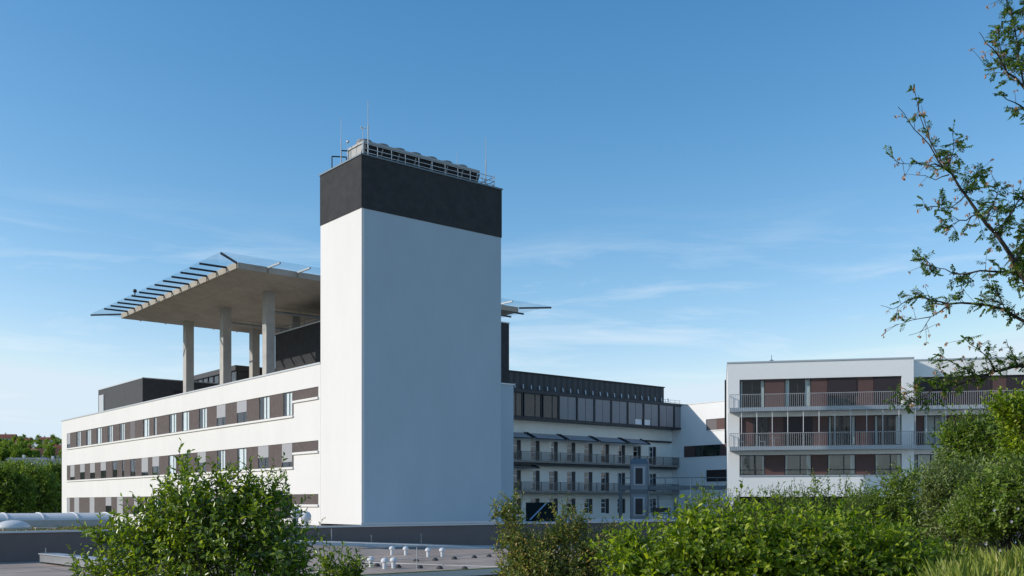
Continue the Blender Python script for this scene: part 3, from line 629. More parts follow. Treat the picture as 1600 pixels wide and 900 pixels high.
# setback storey
ue = CF.u_at(1032, .6)
ms = stripes('dark_mesh_cladding', (.060,.065,.07), (.036,.04,.045), 1.1, fr=uB, rough=.55)
obj('penthouse', fb(CF, -6, ue, .0, 9, 12.961, 15.1), ms, cy)
obj('penthouse_roof', fb(CF, -6, ue+.08, -.15, 9.1, 15.1, 15.22), dsteel, cy)
bm = B()
for k in range(22): u = 0+k*1.24; beam(bm, CF.pt(u, -.25, 13.25), CF.pt(u+.12, -.05, 13.75), .12, .06)
obj('bracket_lamp', bm, pipe_w, cy)
bm = B()
for k in range(6): rod(bm, CF.pt(ue+.6+k*.95, 2, 12.96), CF.pt(ue+.6+k*.95, 2, 13.9), .025)
for z in (13.3, 13.6, 13.9): rod(bm, CF.pt(ue+.3, 2, z), CF.pt(ue+5.5, 2, z), .022)
obj('roof_railing', bm, metal, cy)
# connecting wing, comes towards the viewer
NF = Frame(tuple(CF.pt(t_end, 0, 0).xy), (-uA[0], -uA[1]), uB)
nw = thing('connecting_wing', 'white wing with red brown window strips between courtyard block and balcony block', 'building', (*NF.pt(5, 4, 0).xy, -6))
W3 = [(1103,1141,671.5,654),(1068,1141,713.5,695.5),(1103,1141,752.5,734)]
hh = []
for x0, x1, yb, yt in W3:
    u0, u1 = NF.u_at(x0), NF.u_at(x1); Ym = NF.pt((u0+NF.u_at(1136))/2, 0, 0).y; hh.append((u0, u1, pz(yb, Ym), pz(yt, Ym)))
obj('wall', sheet(NF, 0, 16, -6, 12.75, hh, .3), white2, nw, recalc=False)
obj('body', fb(NF, .01, 16, .32, 10, -6, 12.7), white2, nw); obj('coping', fb(NF, -.0, 16, -.05, 10, 12.75, 12.85), coping, nw)
for i, (u0, u1, z0, z1) in enumerate(hh):
    s = [(0,.42,'m'),(.42,1,'r')] if i == 0 else ([(0,.24,'r'),(.24,.78,'g'),(.78,1,'r')] if i == 1 else [(0,1,'d')])
    ue_ = u1 if i != 1 else u1
    for p, q, kk in s:
        a_, b_ = u0+(ue_-u0)*p, u0+(ue_-u0)*q
        if kk == 'g':
            bm = B(); fbox(bm, NF, a_, b_, .18, .24, z0, z0+.07); fbox(bm, NF, a_, b_, .18, .24, z1-.07, z1)
            for r in (0,.2,.38,.75,.98): fbox(bm, NF, a_+(b_-a_)*r, a_+(b_-a_)*r+.07, .175, .245, z0+.07, z1-.07)
            w = obj('window', bm, dsteel, nw); obj('pane', fb(NF, a_, b_, .2, .21, z0, z1), green_glass, w); obj('curtain', fb(NF, a_+.1, b_-.1, .28, .30, z0, z1), curtain, w)
        else: obj('cladding_panel' if kk == 'r' else 'blind', fb(NF, a_, b_, .1, .25, z0, z1), {'m': mblind, 'r': redbrown, 'd': dblind}[kk], nw)
    obj('window_sill', fb(NF, u0-.05, u1, -.08, .0, z0-.12, z0-.002), white2, nw)

# lift tower and footbridge
LF = Frame((px2(985,110), 110.0), (math.cos(R(11)), -math.sin(R(11))), (math.sin(R(11)), math.cos(R(11))))
lt = thing('lift_tower', 'slim blue grey steel lift shaft with two glass doors in the courtyard', 'lift', (*LF.pt(.9, .8, 0).xy, -1.6))
lw = 1.95
obj('shaft', fb(LF, 0, lw, 0, 1.7, -1.9, 4.3), mat('lift_cladding', (.30,.35,.39), .5, spec=.4, metal=.2), lt)
bm = B(); v = [bm.verts.new(LF.pt(u, d, z)) for u, d, z in ((-.06,-.06,4.3),(lw+.06,-.06,4.3),(lw+.06,1.76,4.3),(-.06,1.76,4.3),(.2,.25,4.9),(lw-.2,.25,4.9),(lw-.2,1.5,4.9),(.2,1.5,4.9))]
for f in ((0,1,2,3),(4,5,6,7),(0,1,5,4),(1,2,6,5),(2,3,7,6),(3,0,4,7)): bm.faces.new([v[i] for i in f])
obj('cap', bm, steel, lt)
for zz0, zz1 in ((2.1, 3.85), (-1.25, .5)):
    bm = B(); fbox(bm, LF, .35, lw-.35, -.06, -.002, zz0-.15, zz1+.15); d_ = obj('door', bm, mat('lift_door_frame', (.55,.60,.64), .5), lt); obj('door_glass', fb(LF, .55, lw-.6, -.08, -.062, zz0, zz1), frame_m, d_)
bm = B()
for u in (-.03, lw-.07): fbox(bm, LF, u, u+.1, -.09, -.061, -1.9, 4.3)
fbox(bm, LF, .08, lw-.08, -.05, -.003, 1.0, 1.5); obj('corner_post', bm, steel, lt)
br = thing('footbridge', 'thin blue grey steel footbridge running from the lift to the balcony block', 'footbridge', (*LF.pt(6, .8, 0).xy, -1.6))
obj('deck', fb(LF, -1.35, -.08, .1, 1.5, 1.45, 1.95), steel, br); obj('deck', fb(LF, lw+.06, 14, .1, 1.5, 1.45, 1.9), steel, br)
bm = B()
for d in (.1, 1.45):
    for z in (2.75,): fbox(bm, LF, -1.35, -.09, d, d+.05, z, z+.06); fbox(bm, LF, lw+.07, 14, d, d+.05, z, z+.06)
    for k in range(9): u = lw+.4+k*1.4; fbox(bm, LF, u, u+.04, d, d+.04, 1.9, 2.75)
    fbox(bm, LF, -1.33, -1.2, d, d+.05, 1.95, 2.95)
obj('handrail', bm, steel, br)
bm = B(); fbox(bm, LF, -1.3, -.9, .2, .5, -1.6, 1.449); fbox(bm, LF, 4.7, 5.15, .3, .7, -1.6, .25); fbox(bm, LF, 2.9, 3.1, .3, .5, -1.6, .9); obj('support', bm, steel, br)
def small(name, label, cat, bm, m, group=None): return tag(obj(name, bm, m), label, cat, group)
bm = B()
for k in range(12): u = 2.2+k*1.15; fbox(bm, LF, u, u+.04, -1.0, -.96, -1.58, -.3)
fbox(bm, LF, 2.2, 15, -1.0, -.96, -.34, -.3); fbox(bm, LF, 2.2, 15, -1.0, -.96, -.8, -.76); fbox(bm, LF, 2.2, 15, -1.0, -.96, .2, .24)
small('terrace_railing', 'thin metal railing on the terrace right of the lift shaft', 'railing', bm, metal)
bb = thing('garden_bench', 'grey bench on the terrace right of the lift shaft', 'bench', LF.pt(3.3, -2, -1.58))
obj('seat', fb(LF, 2.5, 4.4, -2.4, -1.9, -1.15, -1.08), dgrey, bb); obj('backrest', fb(LF, 2.5, 4.4, -1.9, -1.84, -1.0, -.5), dgrey, bb)
for u in (2.6, 4.2): obj('leg', fb(LF, u, u+.08, -2.35, -1.85, -1.58, -1.151), dsteel, bb)
Yp = 100; bm = B(); rod(bm, (px2(1079,Yp), Yp, -6), (px2(1079,Yp), Yp, pz(746,Yp)), .05, 8, .03); small('flag_pole', 'tall thin white pole in front of the connecting wing', 'pole', bm, pipe_w)
# white tank
Yt = 92; tk = thing('cylindrical_tank', 'white horizontal cylindrical tank on a low frame beside the balcony block', 'tank', (px2(1124,Yt), Yt, -2.5))
bm = B(); rod(bm, (px2(1103,Yt), Yt, pz(784,Yt)), (px2(1150,Yt), Yt, pz(784,Yt)), .52, 20); obj('tank_body', bm, pipe_w, tk)
bm = B(); fbox(bm, WF, px2(1098,Yt), px2(1150,Yt), Yt-.6, Yt+.6, -1.1, -.75)
for x in (1100,1115,1130,1145): fbox(bm, WF, px2(x,Yt), px2(x,Yt)+.14, Yt-.5, Yt+.5, -4, -1.1)
obj('tank_frame', bm, pipe_w, tk)
# slanted dark roof light beside the tower
Ys = 84; sk = thing('slanted_rooflight', 'dark slanted glass rooflight with a pale blue edge right of the tower', 'rooflight', (px2(846,Ys), Ys, -1.58))
bm = B(); x0, x1 = px2(822,Ys), px2(868,Ys)
v = [bm.verts.new(p) for p in ((x0,Ys,-1.55),(x1,Ys,-1.55),(x1,Ys+2.4,-1.55),(x0,Ys+2.4,-1.55),(x0,Ys+1.0,.05),(x1,Ys+1.0,.05),(x1,Ys+2.4,.05),(x0,Ys+2.4,.05))]
for f in ((0,1,2,3),(4,5,6,7),(0,1,5,4),(1,2,6,5),(2,3,7,6),(3,0,4,7)): bm.faces.new([v[i] for i in f])
obj('glazing', bm, mat('dark_glazing', (.008,.012,.010), .5, spec=.2), sk)
bm = B(); beam(bm, (px2(828,Ys),Ys-.05,-1.4), (px2(856,Ys),Ys+.9,.1), .12, .08); obj('edge_strip', bm, mat('pale_blue_strip', (.25,.42,.62), .5), sk)
small('roof_kiosk', 'low dark box standing on the terrace between rooflight and lift', 'box', fb(LF, -10.0, -7.6, -8, -6.5, -1.575, -.95), dgrey)

# ---------------------------------------------------------------- balcony block
w11 = R(11.73); RF = Frame((px2(1137,86), 86.0), (math.cos(w11), -math.sin(w11)), (math.sin(w11), math.cos(w11)))
bk = thing('balcony_block', 'white three storey block with two long balconies and brown panels, right of the courtyard', 'building', (*RF.pt(8, 4, 0).xy, -6))
U = lambda x, d=0: RF.u_at(x, d)
E1 = U(1427.5); RTOP = 12.0
F3, F2, F1 = (8.15, 10.58), (4.85, 7.36), (2.37, 4.11)
oL, oR = U(1155.5), U(1409)
DL = (.35, -1.9)
hl = [(oL, oR, *F3), (oL, oR, *F2), (oL, oR, *F1), (oL, oR+.0, -1.8, .55)]
obj('wall', sheet(RF, 0, E1, -6, RTOP, hl, .4), white2, bk, recalc=False)
obj('side_wall', fb(RF, -.012, .0, .002, 13, -6, RTOP), white2, bk)
obj('side_wall', fb(RF, E1-.0, E1+.01, .002, 1.8, -6, RTOP), white2, bk)
obj('coping', fb(RF, -.06, E1+.06, -.06, 13, RTOP, RTOP+.12), coping, bk)
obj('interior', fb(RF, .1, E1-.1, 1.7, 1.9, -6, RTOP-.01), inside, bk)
obj('rear_body', fb(RF, .1, 40, 2.5, 13, -6, RTOP-.02), white2, bk)
def bal_fill(items, z0, z1, d=.22, block=bk):
    for x0, x1, kk in items:
        u0, u1 = U(x0, d), U(x1, d)
        if kk == 'r': obj('cladding_panel', fb(RF, u0+.02, u1-.02, d, d+.1, z0, z1-.002), redbrown, block)
        elif kk in 'dm': obj('blind', fb(RF, u0, u1, d-.06, d-.02, z0+(0 if kk == 'd' else .9), z1-.003), dblind, block)
        if kk in 'gcwm':
            bm = B(); t = .07
            fbox(bm, RF, u0, u0+t, d, d+.09, z0, z1); fbox(bm, RF, u1-t, u1, d, d+.09, z0, z1)
            fbox(bm, RF, u0+t, u1-t, d, d+.09, z0, z0+t); fbox(bm, RF, u0+t, u1-t, d, d+.09, z1-t, z1)
            m_ = u0+(u1-u0)*(.58 if kk != 'c' else .5); fbox(bm, RF, m_-.045, m_+.045, d+.005, d+.085, z0+t, z1-t)
            if kk == 'w': fbox(bm, RF, u0+t, u1-t, d+.006, d+.084, z0+.42, z0+.50)
            w = obj('window', bm, frame_m, block); obj('pane', fb(RF, u0+t, u1-t, d+.04, d+.055, z0+t, z1-t), glass_sky if kk == 'w' else glass_clear, w)
            if kk in 'cw':
                obj('curtain', fb(RF, u0+.05, u0+.2+.3*random.random()**2, d+.3, d+.34, z0, z1), curtain, w); obj('curtain', fb(RF, u1-.2-.35*random.random()**2, u1-.05, d+.3, d+.34, z0, z1), curtain, w)
bal_fill([(1156,1195,'c'),(1195,1226,'r'),(1226,1267,'c'),(1267,1293,'r'),(1293,1338,'m'),(1338,1365,'r'),(1365,1409,'d')], *F3)
bal_fill([(1156,1177,'r'),(1177,1201,'g'),(1201,1225,'r'),(1225,1269,'m'),(1269,1294,'r'),(1294,1337,'c'),(1337,1366,'r'),(1366,1409,'c')], *F2)
bal_fill([(1156,1195,'w'),(1195,1226,'r'),(1226,1268,'w'),(1268,1293,'r'),(1293,1337,'w'),(1337,1367,'r'),(1367,1409,'w')], *F1)
obj('window_sill', fb(RF, oL-.05, oR+.05, -.07, 0, F1[0]-.1, F1[0]-.002), coping, bk)
slabm = mat('balcony_edge', (.50,.54,.57), .55, spec=.4, metal=.2)
barm = mat('balcony_bar', (.38,.38,.38), .5, spec=.4, metal=.3)
def balcony(u0, u1, z, dout, left, right, block):
    t = obj('balcony', fb(RF, u0, u1, -dout, -.002, z-.32, z), slabm, block)
    bm = B(); fbox(bm, RF, u0, u1, -dout-.0, -dout+.05, z+1.08, z+1.13); u = u0
    while u < u1: fbox(bm, RF, u, u+.03, -dout-.03, -dout-.002, z-.28, z+1.08); u += .165
    for s, e in ((left, u0), (right, u1-.04)):
        if s:
            fbox(bm, RF, e, e+.04, -dout+.051, -.01, z+1.08, z+1.13)
            for k in range(int(dout/.165)): fbox(bm, RF, e, e+.03, -dout+.1+k*.165, -dout+.13+k*.165, z, z+1.08)
    obj('balcony_railing', bm, barm, t)
dB = 1.25
ub0, ub1 = U(1140, -dB), U(1432, -dB)
balcony(ub0, ub1, 8.07, dB, True, True, bk); balcony(ub0, ub1, 4.78, dB, True, True, bk)
for k in range(12):
    u = oL+.15+k*1.26; bm = B(); rod(bm, RF.pt(u, -dB+.12, 4.79), RF.pt(u, -dB+.12, 7.74), .028, 6)
    obj('post', bm, pipe_w, bk)
# recessed second block
b2 = thing('recessed_balcony_block', 'set back white block with brown blinds behind the tree, at the right edge', 'building', (*RF.pt(26, 5, 0).xy, -6))
d2 = 1.15; U0, U1 = E1+.012, 40; R2F = Frame(tuple(RF.pt(0, d2, 0).xy), RF.u, RF.n)
o2 = U0+.25
obj('wall', sheet(R2F, U0, U1, -6, RTOP-.05, [(o2, U1-.5, *F3), (o2, U1-.5, *F2), (o2, U1-.5, *F1), (o2, U1-.5, -1.8, .55)], .4), white2, b2, recalc=False)
obj('coping', fb(R2F, U0+.07, U1, -.06, 1.2, RTOP-.05, RTOP+.07), coping, b2)
keep = RF; 
def at2(items, z0, z1):
    global RF
    RF = R2F
    bal_fill(items, z0, z1, .2, b2); RF = keep
U_old = U
U = lambda x, d=0: RF.u_at(x, d)
at2([(1432,1465,'d'),(1465,1508,'d'),(1508,1548,'d'),(1548,1573,'r'),(1573,1640,'d'),(1640,1680,'r'),(1680,1740,'d')], *F3)
at2([(1432,1443,'r'),(1443,1478,'c'),(1478,1530,'r'),(1530,1570,'c'),(1570,1600,'r'),(1600,1650,'c'),(1650,1740,'r')], *F2)
at2([(1433,1470,'w'),(1470,1500,'r'),(1500,1545,'w'),(1545,1580,'r'),(1580,1640,'w'),(1640,1740,'r')], *F1)
RF = R2F
balcony(U0+.1, U1-1, 8.07, 1.2, False, False, b2); balcony(U0+.1, U1-1, 4.78, 1.2, False, False, b2)
for k in range(10): u = U0+1.0+k*1.5; bm = B(); rod(bm, RF.pt(u, -1.08, 4.79), RF.pt(u, -1.08, 7.74), .028, 6); obj('post', bm, pipe_w, b2)
RF = keep
# things on roof / balcony
small('flue', 'narrow dark flue standing behind the left edge of the balcony block', 'flue', fb(RF, RF.u_at(1132.3,14), RF.u_at(1139,14), 14, 15.5, 6, pz(592, 99)), dsteel)
mt = thing('roof_antenna', 'small roof fan with short mast on the balcony block parapet', 'roof vent', RF.pt(3.7, 1, RTOP+.12))
bm = B(); lathe(bm, RF.pt(3.7, 1, RTOP+.12), [(.4,0),(.35,.1),(.1,.2),(.05,.3)], 10); obj('hood', bm, metal, mt); bm = B(); rod(bm, RF.pt(3.7,1,RTOP+.4), RF.pt(3.7,1,RTOP+.75), .02); obj('mast', bm, dsteel, mt)
def chair(u, z, label, cat='chair'):
    t = thing('balcony_chair', label, cat, RF.pt(u, -.7, z), 'chairs on the lower balcony')
    obj('seat', fb(RF, u, u+.5, -.9, -.4, z+.42, z+.46), metal, t); obj('backrest', fb(RF, u, u+.04, -.9, -.4, z+.47, z+.9), metal, t)
    for p in (u, u+.46):
        for q in (-.9, -.44): obj('leg', fb(RF, p, p+.04, q, q+.04, z+.001, z+.419), metal, t)
chair(.85, 4.78, 'metal chair at the left end of the lower balcony'); chair(2.6, 4.78, 'metal chair second from the left on the lower balcony')
tb = thing('balcony_table', 'small metal table between chairs on the lower balcony', 'table', RF.pt(1.7, -.6, 4.78))
obj('tabletop', fb(RF, 3.5, 4.2, -.95, -.3, 5.48, 5.52), metal, tb); obj('leg', fb(RF, 3.8, 3.88, -.65, -.57, 4.785, 5.479), metal, tb)

# ---------------------------------------------------------------- vegetation
def E(x, y, Y, rx, ry, rd):               # crown lobe: centre direction, distance, radii
    return (px2(x, Y), Y, pz(y, Y), rx/1562*Y, rd, ry/1562*Y)
def shrub(name, label, cat, base, lobes, n, sl_, nl, L, Wd, m, up=.7, out=.6, shell=2.0, group=None, simple=False, stems=14, stem_r=.03, twig_r=.004, jit=.35, spread=.75, foldn=.25, wood=None, part='foliage'):
    base = Vector((base[0], base[1], float(gz(np.array(base[0]), np.array(base[1]))) if len(base) < 3 else base[2]))
    t = thing(name, label, cat, base, group)
    vol = np.array([l[3]*l[4]*l[5] for l in lobes])**.75; vol /= vol.sum(); idx = rng.choice(len(lobes), n, p=vol); Lb = np.array([l[:6] for l in lobes])[idx]
    d = nrm(rng.normal(0, 1, (n, 3))); r = rng.uniform(0, 1, n)**(1/shell); r = np.clip(r*(1+.15*rng.normal(0, 1, n)), 0, 1.22)
    S = Lb[:, :3]+d*Lb[:, 3:]*r[:, None]
    gr = gz(S[:,0], S[:,1]); S[:,2] = np.maximum(S[:,2], gr+.05)
    sh = nrm(d*np.array([1,1,.6])*out+np.array([0,0,up])+rng.normal(0, jit, (n, 3)))
    ln = sl_*rng.uniform(.4, 1.5, n)
    S = S-sh*ln[:,None]*.5
    k = np.arange(nl); T = (k[None]+rng.uniform(0, 1, (n, nl)))/nl
    P_ = S[:,None]+sh[:,None]*(ln[:,None]*T)[...,None]
    X = nrm(np.cross(sh, rng.normal(0, 1, (n, 3)))); Y_ = np.cross(sh, X); ph = k[None]*2.399+rng.uniform(0, 6.28, (n,1))
    rad = X[:,None]*np.cos(ph)[...,None]+Y_[:,None]*np.sin(ph)[...,None]
    D = rad*spread+sh[:,None]*(.35+.6*T[...,None])+rng.normal(0, .22, (n, nl, 3))
    N = nrm((sh[:,None]+rng.normal(0,.45,(n,nl,3))+np.array([0,0,.5])).reshape(-1,3))
    sz = L*rng.uniform(.6, 1.2, (n, nl))*(1-.35*T)
    lv = leaves(part, P_.reshape(-1,3), D.reshape(-1,3), N, sz.ravel(), (sz*Wd/L).ravel(), fold=foldn, simple=simple)
    link(part, lv, m, t)
    segs = [(tuple(S[i]), tuple(S[i]+sh[i]*ln[i]), twig_r, twig_r*.5) for i in range(n)] if twig_r else []
    pick = rng.choice(n, min(stems*5, n), replace=False); 
    for q, i in enumerate(pick):
        p0 = np.array(base)+rng.normal(0, .12, 3)*np.array([1,1,0]); p3 = S[i]; mid = p0*.45+p3*.55; mid[2] += .12*abs(p3[2]-p0[2]); rr = stem_r*(1 if q % 5 == 0 else .5)
        prev = p0
        for u_ in (.25, .5, .75, 1):
            pt = (1-u_)**2*p0+2*u_*(1-u_)*mid+u_*u_*p3; segs.append((tuple(prev), tuple(pt), rr*(1.1-u_*.8), rr*(1.1-(u_+.1)*.8))); prev = pt
    link('stem', twigs('stem', segs), wood or barkd, t); return t
G1 = leaf_mat('leaf_glossy_green', (.075,.14,.012), (.25,.35,.028), (.45,.52,.07), trans=.45, rough=.30, gl=.6)
G2 = leaf_mat('leaf_orange_tipped', (.11,.17,.028), (.29,.34,.07), (.74,.46,.16), trans=.4, rough=.5)
G3 = leaf_mat('leaf_bright_green', (.085,.155,.010), (.30,.40,.022), (.52,.58,.05), trans=.5, rough=.42, gl=.4)
G4 = leaf_mat('leaf_mid_green', (.09,.16,.02), (.25,.35,.05), (.38,.46,.10), trans=.45)
G5 = leaf_mat('leaf_pale_willow', (.16,.24,.06), (.34,.42,.15), (.50,.55,.30), trans=.35)
G6 = leaf_mat('leaf_dark_green', (.07,.13,.014), (.20,.30,.035), (.32,.42,.08), trans=.45)
G7 = leaf_mat('leaf_locust', (.05,.10,.018), (.14,.22,.035), (.22,.31,.05), trans=.45)
Y1 = 12
shrub('glossy_shrub', 'large glossy green shrub with upright shoots in front of the long white wing', 'shrub', (px2(345,Y1), Y1),
  [E(345,872,Y1,150,85,1.0), E(330,800,Y1,85,60,.7), E(290,765,Y1,32,48,.35), E(285,735,Y1,14,30,.15), E(415,800,Y1,48,60,.5), E(225,845,Y1,60,40,.6), E(180,895,Y1,55,40,.6), E(452,885,Y1,42,50,.5), E(160,830,Y1,18,25,.3), E(260,810,Y1,50,40,.5), E(380,770,Y1,30,25,.3), E(425,762,Y1,12,18,.2), E(345,755,Y1,12,18,.2)],
  1150, .42, 11, .105, .044, G1, shell=2.6, stems=22, stem_r=.022)
shrub('small_shoots', 'small glossy green shrub right of the large one, before the flat roof', 'shrub', (px2(540,11), 11),
  [E(535,905,11,30,38,.2), E(510,880,11,10,22,.12), E(556,885,11,12,16,.12)], 90, .34, 11, .08, .034, G1, stems=6, stem_r=.012)
Y2 = 15
shrub('orange_tipped_shrub', 'loose shrub with orange young leaf tips below the right edge of the tower', 'shrub', (px2(860,Y2), Y2),
  [E(870,900,Y2,85,45,.9), E(805,830,Y2,17,60,.35), E(790,795,Y2,8,26,.2), E(880,835,Y2,24,45,.4), E(840,865,Y2,45,40,.6), E(775,800,Y2,7,16,.15), E(785,838,Y2,12,18,.15), E(925,865,Y2,35,40,.5), E(960,850,Y2,16,34,.3), E(905,815,Y2,12,28,.25), E(820,890,Y2,40,40,.6)],
  1500, .38, 12, .060, .030, G2, shell=2.2, stems=22, stem_r=.018, jit=.45)
Y3 = 13
shrub('bright_hedge', 'broad bright yellow green leafy bush filling the bottom right of centre', 'shrub', (px2(1180,Y3), Y3),
  [E(1010,885,Y3,70,45,.9), E(1100,865,Y3,80,60,1.0), E(1190,862,Y3,90,65,1.1), E(1290,865,Y3,90,65,1.1), E(1380,870,Y3,70,50,1.0), E(1085,815,Y3,24,26,.4), E(985,850,Y3,18,22,.3), E(1230,915,Y3,230,45,1.0), E(1440,900,Y3,40,30,.8)],
  2300, .55, 11, .12, .056, G3, up=.15, out=.9, shell=2.6, stems=30, stem_r=.02, jit=.4)
shrub('twiggy_shrub', 'airy small leaved shrub rising behind the bright bush under the courtyard', 'shrub', (px2(1190,17), 17),
  [E(1130,805,17,50,30,.7), E(1190,800,17,60,32,.7), E(1250,792,17,60,34,.7), E(1310,795,17,50,36,.7), E(1105,775,17,12,24,.2), E(1275,750,17,8,22,.2), E(1180,850,17,150,50,1.0)],
  1200, .40, 11, .065, .028, G4, shell=2.0, stems=20, stem_r=.014, jit=.5)
shrub('feathery_shrub', 'mid green feathery shrub in front of the balcony block corner', 'shrub', (px2(1390,19), 19),
  [E(1400,785,19,45,40,.8), E(1420,750,19,26,24,.4), E(1370,820,19,50,40,.8), E(1345,790,19,25,30,.5), E(1440,830,19,60,50,.9), E(1390,860,19,80,50,.9)],
  1500, .42, 12, .095, .034, G4, shell=2.2, stems=18, stem_r=.016, jit=.5)
shrub('willow_shrub', 'pale silvery green willow like bush below the dark tree', 'shrub', (px2(1480,18), 18),
  [E(1475,775,18,30,48,.5), E(1455,760,18,14,30,.3), E(1482,738,18,10,24,.2), E(1510,780,18,40,50,.6), E(1500,830,18,60,40,.8), E(1545,765,18,45,40,.7)],
  1400, .55, 13, .12, .026, G5, up=.9, out=.4, shell=2.2, stems=18, stem_r=.016, jit=.35)
shrub('dense_tree', 'dense dark green small tree covering the set back block at right', 'tree', (px2(1560,30), 30),
  [E(1530,705,30,58,50,1.4), E(1590,690,30,60,60,1.5), E(1500,680,30,26,26,.7), E(1650,680,30,60,70,1.5), E(1570,740,30,90,60,1.8), E(1510,735,30,42,40,1.2)],
  2000, .8, 13, .18, .075, G6, shell=2.5, stems=16, stem_r=.07, twig_r=.008, jit=.5)
shrub('light_tree', 'lighter green leafy tree crown at the right edge above the dark tree', 'tree', (px2(1615,24), 24),
  [E(1590,650,24,26,26,.6), E(1562,632,24,14,18,.4), E(1625,650,24,45,50,.9), E(1600,700,24,35,40,.7)],
  500, .5, 11, .15, .07, G3, shell=2.2, stems=10, stem_r=.04, jit=.5)
shrub('rose_bush', 'arching rose bush with a few pale flowers at the right edge', 'shrub', (px2(1580,15), 15),
  [E(1570,785,15,70,50,.9), E(1620,765,15,60,55,.9), E(1530,810,15,50,30,.7), E(1640,820,15,50,40,.8)],
  1600, .45, 11, .085, .042, G4, up=.35, shell=2.4, stems=18, stem_r=.014, jit=.5)
fl = []
for x, y in ((1580,815),(1553,797),(1562,860),(1590,795),(1540,850)):
    c = Vector((px2(x,14.2), 14.2, pz(y,14.2))); bm = B()
    for q in range(5):
        w = q*1.2566; e = Vector((math.cos(w)*.022, -.008, math.sin(w)*.022)); s_ = Vector((-math.sin(w)*.012, 0, math.cos(w)*.012))
        vs = [bm.verts.new(c), bm.verts.new(c+e*.6+s_), bm.verts.new(c+e*1.1), bm.verts.new(c+e*.6-s_)]; bm.faces.new(vs)
    o_ = obj('rose_blossom', bm, mat('blossom_pink', (.75,.60,.62), .7)); fl.append(o_)
    tag(o_, {1580:'largest pale rose blossom in the bush at the right edge',1553:'pale rose blossom upper left in the rose bush',1562:'low pale rose blossom near the grass',1590:'pale rose blossom highest at the right in the rose bush',1540:'pale rose blossom at the lower left of the rose bush'}[x], 'flower', 'blossoms in the rose bush')
# tall grass at bottom right
n = 36000; gy = rng.uniform(8.2, 14, n); gx = px2(rng.uniform(1465, 1720, n), gy); keep_ = rng.uniform(0,1,n) < .35+.65*(np.sin(gx*5.1+gy*2)*np.sin(gy*6.3-gx) > -.1); gx = gx[keep_]; gy = gy[keep_]; n = len(gx); gP = np.stack([gx, gy, gz(gx, gy)-.02], 1)
gD = np.stack([rng.normal(.1,.42,n), rng.normal(0,.4,n), np.ones(n)], 1); hh_ = rng.uniform(.15, .62, n)**1.15*1.1*(.75+.35*np.sin(gx*2.1)*np.sin(gy*1.7))
gr_ = link('tall_grass', leaves('tall_grass', gP, gD, rng.normal(0,1,(n,3)), hh_, rng.uniform(.006,.02,n), fold=.1, droop=.35), leaf_mat('grass_blade', (.22,.29,.05), (.42,.47,.11), (.60,.54,.22), trans=.45))
tag(gr_, 'tall yellowish meadow grass at the bottom right', 'grass'); gr_['kind'] = 'stuff'
